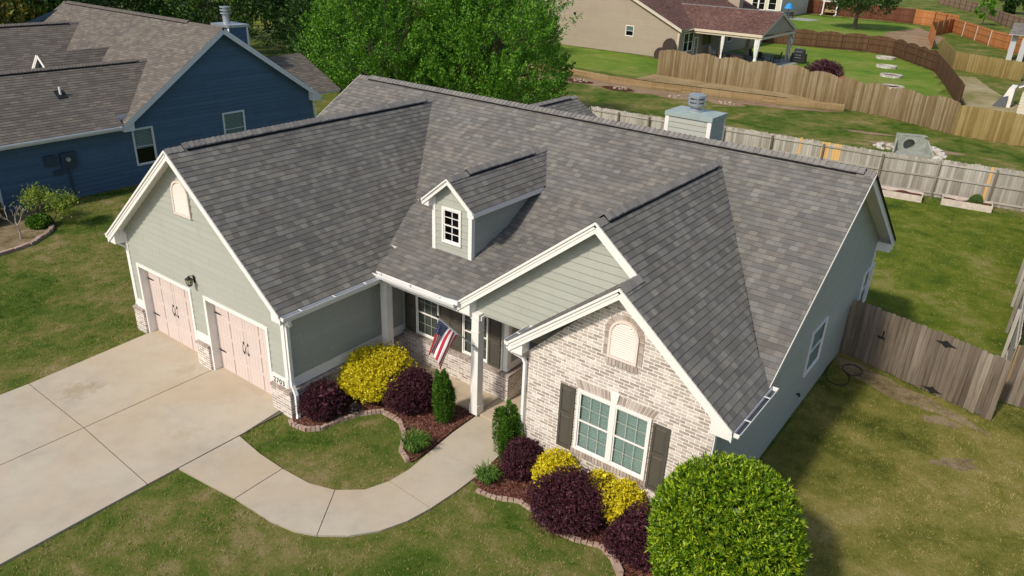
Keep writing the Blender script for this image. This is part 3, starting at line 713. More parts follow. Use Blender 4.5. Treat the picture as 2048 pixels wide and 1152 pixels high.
lap(wl, frame((10.4, 5.5, 0), X, -Y), [(0, .1), (1.72, .1), (1.72, 2.8), (0, 2.8)])
# big gable front y=2.95
def gz2(x): return ZG-BK*abs(x-XG)-.12
lap(wl, frame((0, 2.95, 0), X, -Y), [(10.1, 2.80), (XB+.3, 2.80), (XB+.3, gz2(XB+.3)), (XG, gz2(XG)), (10.1, gz2(10.1))])
# right wall
xr = 16.31; FRt = frame((xr, 0, 0), Y, X)
pf = [(2.25, 0), (14.15, 0), (14.15, mz(14.15)-.12), (RY, RZ-.12), (4.3, mz(4.3)-.12), (3.9, 2.82), (2.25, 2.82)]
SW = [(8.34, 1.0, 1.22, 1.27), (13.32, .95, 1.1, 1.27)]
lap(wl, FRt, pf, holes=[(a+.05, a+c-.05, b+.05, b+d-.05) for a, b, c, d in SW], lift=.011)
# left + rear walls (simple, out of sight)
lap(wl, frame((0, 14.15, 0), -Y, -X), [(0, 0), (14.15, 0), (14.15, 2.8), (0, 2.8)])
lap(wl, frame((16.31, 14.15, 0), -X, Y), [(0, 0), (16.31, 0), (16.31, 2.8), (0, 2.8)])
lap(wl, frame((6.1, 9.9, 0), Y, X), [(4.25, 0), (7.2, 0), (7.2, 2.8), (4.25, 2.8)]); lap(wl, frame((.5, 17.1, 0), X, Y), [(0, 0), (5.6, 0), (5.6, 2.9), (2.8, 4.6), (0, 2.9)])
# left main gable
lap(wl, frame((0, 14.15, 0), -Y, -X), [(0, 2.8), (14.15-4, 2.8), (14.15-RY, RZ-.12)])
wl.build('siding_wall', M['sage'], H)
# ---- white trim on the walls
def trimpart(name, *qs):
    t = MB()
    for q in qs:
        if callable(q[0]): t.fb(*q)
        else: t.box(*q)
    return t.build(name, M['white'], H)
for (a, b) in ((0, D1[0]-.09), (D1[1]+.09, D2[0]-.09), (D2[1]+.09, 6.8)): trimpart('band_board', (FG, a, b, .76, 1.02, .002, .03))
trimpart('band_board', (FS, .0, 3.84, .76, 1.02, .003, .028)); trimpart('band_board', (FR, .0, 1.66, .92, 1.12, .004, .034))
trimpart('corner_board', (FG, -.03, .09, 1.021, gz(0.02)-.1, .003, .032)); trimpart('corner_board', (FG, 6.71, 6.83, 1.021, 2.74, .003, .032), (FS, 0.0, .1, 1.021, 2.74, .003, .030))
for a, b in (D1, D2):
    trimpart('door_casing', (FG, a-.09, a, 0, 2.13, -.02, .036), (FG, b, b+.09, 0, 2.13, -.02, .036), (FG, a-.09, b+.09, 2.1305, 2.22, -.02, .036),
      (FG, a-.006, a+.0, 0, 2.13, -.2, -.021), (FG, b, b+.006, 0, 2.13, -.2, -.021), (FG, a, b, 2.131, 2.136, -.2, -.021))
trimpart('corner_board', (FP, 10.29, 10.42, .9, 2.75, .003, .03), (FR, -.0, .11, 1.0, 2.75, .003, .03))
trimpart('corner_board', (FRt, 2.25, 2.37, 0, 2.82, .003, .035)); trimpart('corner_board', (FRt, 14.03, 14.15, 0, 2.9, .003, .035))
trimpart('porch_beam', (7.0, 10.35, 2.84, 2.94, 2.69, 2.80), (9.74, 10.098, 2.70, 2.94, 2.801, 3.04))
# ---- brickwork
b = MB()
def pier(x0, x1, y0, y1, z1=.70):
    b.box(x0, x1, y0, y1, -.02, z1)
for a0, a1 in ((-.1, .40), (3.04, 3.58), (6.2, 6.92)): pier(a0, a1, -.1, .0)
b.box(6.8, 6.92, 0.001, 3.84, -.02, .66); b.box(-.1, -.001, 0.001, 14, -.02, .66)
b.box(6.92, 10.4, 3.73, 3.8395, -.02, .80); b.box(10.4, 10.52, 3.73, 5.5, -.02, .80)
FB = frame((0, 2.25, 0), X, -Y)
def bz(x): return ZB-BK*abs(x-XB)-.12
BW = (13.41, .97, 1.68, 1.47)
VB = (13.98, 14.62, 3.44, 4.30)
flat(b, FB, [(12.12, -.02), (16.32, -.02), (16.32, 2.85), (XB, bz(XB)), (12.12, 2.85)], holes=[(BW[0]+.04, BW[0]+BW[2]-.04, BW[1]+.04, BW[1]+BW[3]-.04)])
flat(b, frame((12.12, 5.5, 0), -Y, -X), [(0, 0), (3.25, 0), (3.25, 2.85), (0, 2.85)])
b.build('brick_wall', M['brick'], H)
s_ = MB()
def ledge(F, a0, a1, z, c0, c1): soldier(s_, F, a0, a1, z, z+.075, c0, c1)
for a0, a1 in ((-.11, .40), (3.03, 3.59), (6.19, 6.94)): ledge(FG, a0, a1, .70, .0, .125)
ledge(FS, -.12, 3.84, .66, 0, .145); ledge(FP, 6.94, 10.53, .80, 0, .135); ledge(FR, -.12, 1.66, .80, 0, .145)
# window lintel (fanned), sill, arch surround
wx0, wx1 = BW[0]-.02, BW[0]+BW[2]+.02; cx = (wx0+wx1)/2; n = 22
for i in range(n):
    a = wx0+(wx1-wx0)*(i+.5)/n
    if abs(a-cx) < .085: continue
    lean = (a-cx)*.12; zt = BW[1]+BW[3]+.012; hh = .2; r = .032
    if abs(a-wx0) < 0: continue
    s_.hexa([FB(a-r, zt, .012), FB(a+r, zt, .012), FB(a+r, zt, 0), FB(a-r, zt, 0), FB(a-r+lean, zt+hh, .012), FB(a+r+lean, zt+hh, .012), FB(a+r+lean, zt+hh, 0), FB(a-r+lean, zt+hh, 0)])
soldier(s_, FB, wx0-.05, wx1+.05, BW[1]-.16, BW[1]-.012, 0, .035)
cxv = (VB[0]+VB[1])/2; rv = (VB[1]-VB[0])/2; zs = VB[3]-rv
for i in range(16):
    t0 = math.pi*(i+.08)/16; t1 = math.pi*(i+.92)/16
    P = [(cxv+rr*math.cos(tt), zs+rr*math.sin(tt)) for rr, tt in ((rv+.01, t0), (rv+.105, t0), (rv+.105, t1), (rv+.01, t1))]
    s_.prism([FB(*p, .0) for p in P], -Y*.018)
z = zs-.075
while z > VB[2]-.02:
    for sgn in (-1, 1):
        a0, a1 = sorted((cxv+sgn*(rv+.01), cxv+sgn*(rv+.105))); s_.fb(FB, a0, a1, z, z+.062, 0, .018)
    z -= .074
soldier(s_, FB, VB[0]-.04, VB[1]+.04, VB[2]-.15, VB[2]-.01, 0, .035)
s_.build('brick_course', M['bricks'], H)
mo = MB()
mo.prism([FB(*p, .0) for p in [(cxv+(rv+.1055)*math.cos(math.pi*k/16), zs+(rv+.1055)*math.sin(math.pi*k/16)) for k in range(17)]+[(cxv-rv-.135, VB[2]-.02), (cxv+rv+.1055, VB[2]-.02)]], -Y*.008)
mo.fb(FB, VB[0]-.05, VB[1]+.05, VB[2]-.155, VB[2], 0, .010); mo.build('mortar_bed', M['mortar'], H); mo = MB()
mo.prism([FB(*p, .0) for p in ((wx0-.03, BW[1]+BW[3]+.004), (wx1+.03, BW[1]+BW[3]+.004), (wx1+.13, BW[1]+BW[3]+.215), (wx0-.13, BW[1]+BW[3]+.215))], -Y*.006)
mo.build('mortar_bed', M['mortar'], H); mo = MB(); mo.fb(FB, wx0-.05, wx1+.05, BW[1]-.165, BW[1]-.003, 0, .012)
mo.build('mortar_bed', M['mortar'], H)
ks = MB(); zt = BW[1]+BW[3]; ks.prism([FB(cx-.06, zt, .0), FB(cx+.06, zt, .0), FB(cx+.10, zt+.24, .0), FB(cx-.10, zt+.24, .0)], -Y*.05); ks.build('keystone', M['white'], H)
# ---- vents in the gables
M['beigev'] = paint('pinkish_beige_vent', (.70, .61, .55), .5, .03)
arch_vent(H, FB, VB[0], VB[1], VB[2], VB[3], c0=.008, m='beigev')
arch_vent(H, FG, 2.88, 3.60, 4.27, 5.17, c0=.016, m='beigev')
# ---- windows
half = BW[2]/2
for k in (0, 1): window(H, (BW[0]+k*half, 2.25, BW[1]), X, -Y, half, BW[3], 3, 2, 'glassT', trim=.055, label='left half of the brick gable window' if k == 0 else 'right half of the brick gable window')
shutter(H, (12.98, 2.25, .86), X, -Y, .36, 1.54); shutter(H, (15.13, 2.25, .83), X, -Y, .36, 1.55)
for a, bb, ww, hh in PW: window(H, (a, 3.84, bb), X, -Y, ww, hh, 3, 2, 'glassD', trim=.04, sash=.024, bm='blindD', mm='munt', mw=.006)
for a in (6.93, 8.17, 8.56, 9.82): shutter(H, (a, 3.82, .92), X, -Y, .37, 1.33)
for a, bb, ww, hh in SW: window(H, (xr, a, bb), Y, X, ww, hh, 1, 1, 'glassT', trim=.05, fr='white')
# ---- garage doors
def door(a0, a1, label):
    F = frame((0, .2, 0), X, -Y); d = MB(); W_ = a1-a0
    d.fb(F, a0-.01, a1+.01, .02, 2.14, -.03, .0)
    rows = 4; rh = 2.1/rows
    for r_ in range(rows):
        z0 = .03+r_*rh; d.fb(F, a0, a1, z0+.006, z0+rh-.006, .0005, .010)
        for c_ in range(4):
            p0 = a0+W_*(c_+.09)/4; p1 = a0+W_*(c_+.91)/4
            if c_ in (0, 2): p0 = a0+W_*(c_+.12)/4; p1 = a0+W_*(c_+.96)/4
            else: p0 = a0+W_*(c_+.04)/4; p1 = a0+W_*(c_+.88)/4
            n = 4
            for i in range(n): d.fb(F, p0+(p1-p0)*i/n+.003, p0+(p1-p0)*(i+1)/n-.003, z0+.075, z0+rh-.07, .0105, .0135)
            d.fb(F, p0-.03, p0-.012, z0+.05, z0+rh-.045, .0105, .0155); d.fb(F, p1+.012, p1+.03, z0+.05, z0+rh-.045, .0105, .0155)
            d.fb(F, p0-.03, p1+.03, z0+.045, z0+.062, .0105, .0155); d.fb(F, p0-.03, p1+.03, z0+rh-.055, z0+rh-.038, .0105, .0155)
    o = d.build('garage_door', M['pink'], H, label=label)
    for zc in (.62, 1.72):
        for s in (0, 1):
            h = MB(); L = .28; x0 = a0+.02 if s == 0 else a1-.02; q = 1 if s == 0 else -1
            P = [(x0, zc-.022), (x0+q*L*.85, zc-.014), (x0+q*L, zc), (x0+q*L*.85, zc+.014), (x0, zc+.022)]
            h.prism([F(*p, .024) for p in P], -Y*.012); h.build('strap_hinge', M['black'], o)
    cx_ = (a0+a1)/2
    for s in (-1, 1):
        h = MB(); x = cx_+s*.07
        h.tube([F(x+s*.02, .93, .03), F(x+s*.0, .98, .06), F(x-s*.02, 1.07, .075), F(x, 1.16, .06), F(x+s*.02, 1.21, .03)], [.005, .008, .009, .008, .005], 6)
        for zz in (.93, 1.21): h.prism([F(x+s*.02, zz-.05, .024), F(x+s*.045, zz, .024), F(x+s*.02, zz+.05, .024), F(x-s*.005, zz, .024)], -Y*.008)
        h.build('door_handle', M['black'], o)
door(*D1, 'left pale pink garage door'); door(*D2, 'right pale pink garage door')
q = MB(); [q.box(a-.0, c+.0, -.02, .2, -.02, .058) for a, c in (D1, D2)]; q.build('door_sill', M['conc2'], H)
# ---- house number
txt = bpy.data.curves.new('house_number', 'FONT'); txt.body = '2703'; txt.size = .2; txt.extrude = .006; txt.space_character = 1.12
to = bpy.data.objects.new('tmp', txt); COL.objects.link(to); bpy.context.view_layer.update()
me = bpy.data.meshes.new_from_object(to); bpy.data.objects.remove(to)
no = bpy.data.objects.new('house_number', me); COL.objects.link(no); no.parent = H; me.materials.clear(); me.materials.append(M['black'])
no.location = (6.245, -.045, .80); no.rotation_euler = (math.pi/2, 0, 0)
pq = MB(); pq.fb(FG, 6.22, 6.76, .745, 1.03, .0305, .040); pq.build('number_plaque', M['white'], H)
# ---- lantern
l = MB(); ax, ay = 3.27, -.02
l.box(ax-.06, ax+.06, -.03, -.017, 2.45, 2.72); l.tube([(ax, -.03, 2.62), (ax, -.10, 2.72), (ax, -.17, 2.74), (ax, -.20, 2.70)], .012, 6)
yc = -.20
for sx, sy in ((-1, -1), (1, -1), (1, 1), (-1, 1)): l.tube([(ax+sx*.055, yc+sy*.055, 2.42), (ax+sx*.085, yc+sy*.085, 2.64)], .008, 5)
def pyr(z0, r0, z1, r1): l.hexa([(ax-r0, yc-r0, z0), (ax+r0, yc-r0, z0), (ax+r0, yc+r0, z0), (ax-r0, yc+r0, z0), (ax-r1, yc-r1, z1), (ax+r1, yc-r1, z1), (ax+r1, yc+r1, z1), (ax-r1, yc+r1, z1)])
pyr(2.64, .10, 2.71, .035); pyr(2.71, .03, 2.75, .012); pyr(2.39, .03, 2.42, .062)
def shrink(m_): m_.v = [(ax+(v[0]-ax)*.8, v[1]*.8, 2.6+(v[2]-2.6)*.8) for v in m_.v]
shrink(l); lo = l.build('wall_lantern', M['black'], H); l = MB(); pyr(2.425, .05, 2.635, .078); shrink(l); l.build('lamp_glass', M['lamp'], lo)
# ---- porch posts
for (x, y, lb) in ((7.16, 2.90, None), (10.19, 2.90, None)):
    p = MB(); hw = .105; p.box(x-hw, x+hw, y-hw, y+hw, .36, 2.70); p.box(x-hw-.02, x+hw+.02, y-hw-.02, y+hw+.02, .09, .35)
    p.box(x-hw-.012, x+hw+.012, y-hw-.012, y+hw+.012, 2.36, 2.39); p.box(x-hw-.02, x+hw+.02, y-hw-.02, y+hw+.02, 2.701, 2.86)
    p.build('porch_post', M['white'], H)
# ---- dormer
dw0, dw1, dy, dx, dzr = 7.84, 9.07, 3.97, 8.455, 5.50; DK = .82
dm = MB(); FD = frame((0, dy, 0), X, -Y); dz = lambda x: dzr-DK*abs(x-dx)-.06
zb = 3.06+PK*(dy-2.68)-.02
lap(dm, FD, [(dw0, zb), (dw1, zb), (dw1, dz(dw1)), (dx, dz(dx)), (dw0, dz(dw0))], holes=[(8.19, 8.72, 3.81, 4.66)], z0=.1)
for xx_, n_, u_ in ((dw1, X, Y), (dw0, -X, Y)):
    lap(dm, frame((xx_, 0, 0), u_, n_), [(dy, zb), (5.4, mz(5.4)-.05), (7.2, mz(7.2)-.05), (7.2, dz(dw1)+.02), (dy, dz(dw1)+.02)], z0=.1)
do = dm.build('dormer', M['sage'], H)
sh2 = MB(); sb2 = MB(); cp2 = MB(); vt2 = MB()
for xe, s in ((9.28, 1), (7.63, -1)):
    ze = dzr-DK*abs(xe-dx); yb = RY-(RZ-ze)/MK+.05; yr_ = RY-(RZ-dzr)/MK+.0
    P0, P1, P2, P3 = V((xe, 3.75, ze)), V((xe, 8.0, ze)), V((dx, 8.0, dzr)), V((dx, 3.75, dzr))
    # the slope is trimmed where it meets the main roof
    shq(sh2, P0, P1, P2, P3, u0=200+40*s)
    slabq(sb2, P0, V((xe, yb-.25, ze)), V((dx, yr_-.25, dzr)), P3, t=.05)
    rake(sb2, (xe, 3.75, ze), (dx, 3.75, dzr), Y, drop=.03, h=.13); rake(sb2, (xe, 3.75, ze), (dx, 3.75, dzr), -Y, drop=0, h=.045, t=.01)
    sb2.box(xe-.012, xe+.012, 3.765, yb-.15, ze-.13, ze-.012)
    sb2.prism([(xe-s*.02, 3.79, ze-.16), (xe-s*.20, 3.79, ze-.16), (xe-s*.20, 3.79, ze+.06), (xe-s*.02, 3.79, ze-.05)], (0, .18, 0))
ridge(cp2, vt2, (dx, 3.75, dzr), (dx, 7.93, dzr), DK, DK, X, (.62, .7), wid=.15)
for x, s in ((dw0, 1), (dw1, -1)):
    sb2.box(x-s*.03, x+s*.08, dy-.032, dy-.002, zb-.03, dz(x)-.03)
    if s < 0: sb2.box(x+.002, x+.031, dy-.03, dy+.09, zb-.03, dz(x)-.03)
sh2.build('dormer_roof', M['shing'], do); cp2.build('ridge_cap', M['cap'], do); vt2.build('ridge_vent', M['vent'], do); sb2.build('dormer_trim', M['white'], do)
dwm = window(do, (8.145, dy, 3.765), X, -Y, .62, .94, 2, 2, 'glassD', trim=.055, sash=.03, blind=False, name='dormer_window', mw=.011, mm='white')
# flatten the third level: window pieces of the dormer hang directly under the dormer
for ch in list(dwm.children): ch.parent = do
# ---- chimney
ch = MB(); c0, c1, cy0, cy1, cz = 8.96, 10.56, 14.3, 15.45, 5.54
for F, L in ((frame((c0, cy0, 0), X, -Y), c1-c0), (frame((c1, cy0, 0), Y, X), cy1-cy0), (frame((c1, cy1, 0), -X, Y), c1-c0), (frame((c0, cy1, 0), -Y, -X), cy1-cy0)): lap(ch, F, [(0, 0), (L, 0), (L, cz), (0, cz)], z0=.02)
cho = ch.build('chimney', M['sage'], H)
ct = MB()
for x, s in ((c0, 1), (c1, -1)):
    ct.box(x-s*.025, x+s*.11, cy0-.03, cy0-.003, 2.5, cz-.02)
    ct.box(x-s*.025, x-s*.003, cy0-.003, cy0+.03, 2.5, cz-.02)
ct.box(c1+.003, c1+.025, cy1-.08, cy1, 2.5, cz-.02)
ct.build('corner_board', M['white'], cho)
cm = MB(); cm.box(c0-.05, c1+.05, cy0-.05, cy1+.05, cz, cz+.14); cm.hexa([(c0-.05, cy0-.05, cz+.1401), (c1+.05, cy0-.05, cz+.1401), (c1+.05, cy1+.05, cz+.1401), (c0-.05, cy1+.05, cz+.1401)]+[(c0+.5, cy0+.4, cz+.165), (c1-.5, cy0+.4, cz+.165), (c1-.5, cy1-.4, cz+.165), (c0+.5, cy1-.4, cz+.165)])
cm.build('chimney_cap', paint('painted_cap', (.30, .36, .34), .45, .15, 4), cho)
fl = MB(); fx, fy, fz = 9.72, 14.88, cz+.16
def lathe(mb, x, y, prof, n=20, mi=0):
    for (r0, z0), (r1, z1) in zip(prof, prof[1:]):
        for k in range(n):
            a, b_ = 2*math.pi*k/n, 2*math.pi*(k+1)/n
            mb.poly([(x+r0*math.cos(a), y+r0*math.sin(a), z0), (x+r0*math.cos(b_), y+r0*math.sin(b_), z0), (x+r1*math.cos(b_), y+r1*math.sin(b_), z1), (x+r1*math.cos(a), y+r1*math.sin(a), z1)], mi)
lathe(fl, fx, fy, [(.30, fz-.02), (.30, fz+.02), (.17, fz+.14), (.17, fz+.26)])
for z in (fz+.25, fz+.41, fz+.57): lathe(fl, fx, fy, [(.30, z), (.32, z), (.32, z+.09), (.30, z+.09)])
lathe(fl, fx, fy, [(.32, fz+.66), (.22, fz+.70), (.001, fz+.715)]); lathe(fl, fx, fy, [(.2, fz+.26), (.2, fz+.6)])
for k in range(6): a = 2*math.pi*k/6; fl.box(fx+.31*math.cos(a)-.02, fx+.31*math.cos(a)+.02, fy+.31*math.sin(a)-.02, fy+.31*math.sin(a)+.02, fz+.29, fz+.6)
fl.v = [(fx+(v[0]-fx)*.92, fy+(v[1]-fy)*.92, fz+(v[2]-fz)*.80) for v in fl.v]; fl.build('flue_cap', M['metal'], cho)
# ---- gutters and downspouts
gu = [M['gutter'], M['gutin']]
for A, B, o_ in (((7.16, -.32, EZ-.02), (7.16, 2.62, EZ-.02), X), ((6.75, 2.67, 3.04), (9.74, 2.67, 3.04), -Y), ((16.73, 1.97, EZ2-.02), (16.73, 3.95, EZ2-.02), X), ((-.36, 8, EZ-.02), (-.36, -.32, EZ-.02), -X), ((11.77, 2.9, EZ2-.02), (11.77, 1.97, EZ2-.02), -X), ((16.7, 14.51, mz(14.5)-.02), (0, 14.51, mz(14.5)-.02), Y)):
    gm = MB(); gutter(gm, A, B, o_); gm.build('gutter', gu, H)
d_ = MB(); d_.prism([(9.35, 2.60, 3.03), (9.85, 2.60, 3.04), (9.85, 2.60, 3.14), (9.35, 2.60, 3.10)], (0, -.05, 0)); d_.build('splash_guard', M['gutter'], H)
def spout(path, side, w_=.085, dd=.065, nm='downspout'):
    m_ = MB(); m_.rtube(path, w_, dd, side); m_.build(nm, M['gutter'], H)
spout([(7.23, -.16, EZ-.12), (7.23, -.16, 2.76), (7.20, -.10, 2.66), (6.94, .02, 2.58), (6.875, .03, 2.48), (6.875, .03, .98), (6.90, .02, .88), (7.03, .0, .68), (7.035, 0, .15), (7.06, -.03, .06)], Y)
spout([(-.42, -.16, EZ-.12), (-.42, -.16, 2.78), (-.36, -.1, 2.66), (-.09, 0.02, 2.55), (-.075, .03, 2.45), (-.075, .03, .85), (-.17, .03, .66), (-.17, .03, .1)], Y)
spout([(11.72, 2.05, EZ2-.12), (11.72, 2.05, 2.86), (11.78, 2.12, 2.76), (12.02, 2.2, 2.66), (12.075, 2.2, 2.55), (12.075, 2.2, .12)], Y)
# utility bits on the right wall
q = MB(); q.tube([(xr, 8.1, .62), (xr+.06, 8.1, .62)], .02, 6); q.tube([(xr+.06, 8.1, .66), (xr+.09, 8.1, .58)], .03, 6); q.build('hose_tap', M['black'], H)

# ================================================================== PLANTS
def fastmesh(name, verts, nper, mat, parent=None):
    """verts (K, nper, 3) -> one polygon per row"""
    K = verts.shape[0]; me = bpy.data.meshes.new(name); me.vertices.add(K*nper); me.vertices.foreach_set('co', verts.reshape(-1).astype(np.float32))
    me.loops.add(K*nper); me.loops.foreach_set('vertex_index', np.arange(K*nper, dtype=np.int32))
    me.polygons.add(K); me.polygons.foreach_set('loop_start', np.arange(0, K*nper, nper, dtype=np.int32))
    try: me.polygons.foreach_set('loop_total', np.full(K, nper, dtype=np.int32))
    except Exception: pass
    me.materials.append(mat); me.update(calc_edges=True)
    o = bpy.data.objects.new(name, me); COL.objects.link(o)
    if parent is not None: o.parent = parent
    return o
def nrm(a): return a/(np.linalg.norm(a, axis=-1, keepdims=True)+1e-9)
def leaves(P, D, L, Wd):
    n = len(P); D = nrm(D); s = nrm(np.cross(D, rng.normal(size=(n, 3)))); L = L[:, None]; Wd = Wd[:, None]
    nn = np.cross(D, s); m = P+D*L*.5
    return np.stack([P, m+s*Wd*.5+nn*Wd*.12, P+D*L-nn*L*.12, m-s*Wd*.5+nn*Wd*.12], 1)
def sph(n, zmin=-1.):
    z = rng.uniform(zmin, 1, n); a = rng.uniform(0, 2*np.pi, n); r = np.sqrt(1-z*z); return np.stack([r*np.cos(a), r*np.sin(a), z], 1)
def lumpf(D, k=9, amp=.16, seed=0):
    g = np.random.default_rng(seed); c = nrm(g.normal(size=(k, 3))); a = g.uniform(.3, 1, k)
    return 1+amp*((np.clip((D@c.T-.55)/.45, 0, 1)*a).max(1)-.5)
def stems(mb, x, y, h, r, n=7, br=.012, z=0.):
    for i in range(n):
        a = 6.28*i/n+random.uniform(-.3, .3); k = random.uniform(.4, .8)
        mb.tube([(x+.03*math.cos(a), y+.03*math.sin(a), z), (x+r*k*.5*math.cos(a), y+r*k*.5*math.sin(a), z+h*.45), (x+r*k*math.cos(a), y+r*k*math.sin(a), z+h*.8)], [br, br*.7, br*.3], 5)
def shrub(name, label, cat, x, y, r, h, n, L, Wd, mat, group=None, seed=1, spiky=.5, zc=.42, ry=None, amp=.2, up_=.25, depth=.1, core=True, tufts=0):
    T = thing(name, label, cat, (x, y, 0), group); ry = ry or r
    D = sph(n, -.75); f = lumpf(D, 16, amp, seed)*(1-np.abs(rng.normal(0, depth, n)))
    if tufts:  # shoots: several leaves share a tip
        nt = n//tufts; Dt = sph(nt, -.75); ft = lumpf(Dt, 16, amp, seed)*(1-np.abs(rng.normal(0, depth, nt)))
        D = np.repeat(Dt, tufts, 0); f = np.repeat(ft, tufts)*(1+rng.normal(0, .008, nt*tufts)); n = nt*tufts
    if tufts: f = f*(1+np.repeat((rng.random(nt) < .16)*rng.uniform(.02, .15, nt), tufts)*(1 if r < 1.1 else .3))
    R3 = np.array([r, ry, h*(1-zc)]); P = D*f[:, None]*R3
    low = P[:, 2] < 0; P[low, 2] *= (h*zc)/(h*(1-zc)); P[:, 2] += h*zc; P[:, 2] = np.maximum(P[:, 2], .03)
    Ax = nrm(D/R3)*(1-spiky)+rng.normal(0, .6, (n, 3))*spiky*1.3; Ax[:, 2] += up_
    LL = L*rng.uniform(.6, 1.25, n); WW = Wd*rng.uniform(.7, 1.2, n)
    fastmesh('foliage', leaves(P, Ax, LL, WW), 4, M[mat], T)
    if core:   # inner twigs, dense and dark because they are shaded by the leaves
        k = max(400, n//8); D2 = sph(k, -.8); P2 = D2*rng.uniform(.45, .82, k)[:, None]*R3; lo2 = P2[:, 2] < 0; P2[lo2, 2] *= (h*zc)/(h*(1-zc)); P2[:, 2] += h*zc; P2[:, 2] = np.maximum(P2[:, 2], .03)
        fastmesh('inner_foliage', leaves(P2, rng.normal(size=(k, 3)), np.full(k, L*2.6), np.full(k, Wd*3.4)), 4, M[mat], T)
    mb = MB(); stems(mb, 0, 0, h, r, 9, .014); mb.build('stem', M['bark'], T)
    return T
GP, GG = 'purple shrubs in the front beds', 'golden shrubs in the front beds'
shrub('golden_shrub', 'large golden yellow shrub against the garage side wall', 'shrub', 7.68, 2.0, .90, 1.22, 15000, .060, .032, 'l_gold', GG, 3, .6, amp=.30, up_=.3, tufts=5)
shrub('golden_shrub', 'golden yellow shrub under the left shutter of the brick gable window', 'shrub', 13.26, 1.86, .46, .92, 6400, .052, .028, 'l_gold', GG, 4, .6, amp=.4, tufts=5, up_=.4)
shrub('golden_shrub', 'golden yellow shrub below the middle of the brick gable window', 'shrub', 14.30, 1.88, .40, .98, 5400, .052, .028, 'l_gold', GG, 5, .6, amp=.4, tufts=5, up_=.4)
shrub('golden_shrub', 'golden yellow shrub below the right shutter of the brick gable', 'shrub', 14.88, 1.82, .46, .96, 6200, .052, .028, 'l_gold', GG, 6, .6, amp=.4, tufts=5, up_=.4)
shrub('purple_shrub', 'dark purple shrub beside the garage downspout', 'shrub', 7.38, .52, .56, .86, 17000, .046, .020, 'l_purple', GP, 7, .85, amp=.5, up_=.55, depth=.16, tufts=6)
shrub('purple_shrub', 'dark purple shrub between the large golden shrub and the flag', 'shrub', 8.72, 2.12, .70, 1.0, 21000, .046, .020, 'l_purple', GP, 8, .85, amp=.5, up_=.55, depth=.16, tufts=6)
shrub('purple_shrub', 'dark purple shrub at the foot of the columnar shrub on the brick corner', 'shrub', 12.40, 1.80, .50, .84, 14000, .046, .020, 'l_purple', GP, 9, .85, amp=.5, up_=.55, depth=.16, tufts=6)
shrub('purple_shrub', 'widest dark purple shrub, in front of the brick gable window', 'shrub', 13.98, 1.32, .80, .98, 25000, .046, .020, 'l_purple', GP, 10, .85, amp=.5, up_=.55, depth=.16, tufts=6)
shrub('purple_shrub', 'dark purple shrub partly behind the big round green bush', 'shrub', 15.50, 1.32, .58, .95, 15000, .046, .020, 'l_purple', GP, 12, .85, amp=.5, up_=.55, depth=.16, tufts=6)
shrub('round_bush', 'big round clipped bush with glossy yellow-green leaves at the right corner', 'bush', 17.25, .85, 1.29, 3.12, 42000, .095, .027, 'l_bush', None, 13, .62, zc=.55, amp=.11, up_=.4, depth=.12, tufts=8)
def column(label, x, y, r, h, n, seed):
    T = thing('columnar_evergreen', label, 'evergreen', (x, y, 0), 'columnar evergreens by the porch'); g_ = np.random.default_rng(seed)
    k = 24; ang = g_.uniform(0, 6.28, k); rad = r*g_.uniform(0, 1, k)**.55; top = h*(1-.16*(rad/r)**2)*g_.uniform(.70, 1.03, k); P = []; Ax = []
    for a, q, t_ in zip(ang, rad, top):   # upright shoots packed side by side
        m_ = n//k; u = g_.uniform(0, 1, m_)**.75; zz = .04+u*(t_-.04); rr = r*.25*np.sqrt(np.clip(1-u**3, 0.03, 1))*g_.uniform(.6, 1.1, m_); th = g_.uniform(0, 6.28, m_)
        w_ = .62+.30*np.sin(np.minimum(1, u*1.15)*2.0); px = np.cos(a)*q*w_+rr*np.cos(th); py = np.sin(a)*q*w_+rr*np.sin(th)
        P.append(np.stack([px, py, zz], 1)); Ax.append(np.stack([np.cos(th)*.9, np.sin(th)*.9, np.full(m_, .9)], 1)+g_.normal(0, .4, (m_, 3)))
    P = np.concatenate(P); Ax = np.concatenate(Ax); m_ = len(P)
    fastmesh('foliage', leaves(P, Ax, g_.uniform(.035, .075, m_), g_.uniform(.014, .026, m_)), 4, M['l_cyp'], T)
    mb = MB(); mb.tube([(0, 0, 0), (0, 0, h*.8)], [.03, .01], 6); mb.build('trunk', M['bark'], T)
column('columnar evergreen below the flag on the left of the walkway', 9.75, 2.15, .26, 1.55, 15000, 4)
column('columnar evergreen at the left corner of the brick gable', 11.80, 2.05, .34, 1.5, 18000, 5)
def lily(label, x, y, r, h, n, seed, tips=0):
    T = thing('daylily_clump', label, 'plant', (x, y, 0), 'strap-leaved daylily clumps by the walkway'); g_ = np.random.default_rng(seed); mb = MB()
    for i in range(n):
        a = g_.uniform(0, 6.28); k = g_.uniform(.45, 1); d = V((math.cos(a), math.sin(a), 0)); s_ = V((-math.sin(a), math.cos(a), 0)); w_ = g_.uniform(.008, .014); o_ = V((g_.uniform(-.4, .4)*r, g_.uniform(-.4, .4)*r, 0))
        pts = [o_+d*(r*k*t_*.85)+Z*(h*k*(2.5*t_-1.75*t_*t_)*1.1+.02) for t_ in (0, .25, .5, .75, 1)]; ws = [1, 1, .8, .55, .05]
        for j in range(4): mb.poly([pts[j]-s_*w_*ws[j], pts[j]+s_*w_*ws[j], pts[j+1]+s_*w_*ws[j+1], pts[j+1]-s_*w_*ws[j+1]])
    mb.build('leaf_blades', M['l_lily'], T)
lily('green daylily clump at the bend of the walkway left of the steps', 10.02, .92, .42, .42, 420, 3)
lily('smaller green daylily clump on the lawn side of the right bed', 11.98, 1.12, .34, .34, 320, 6)
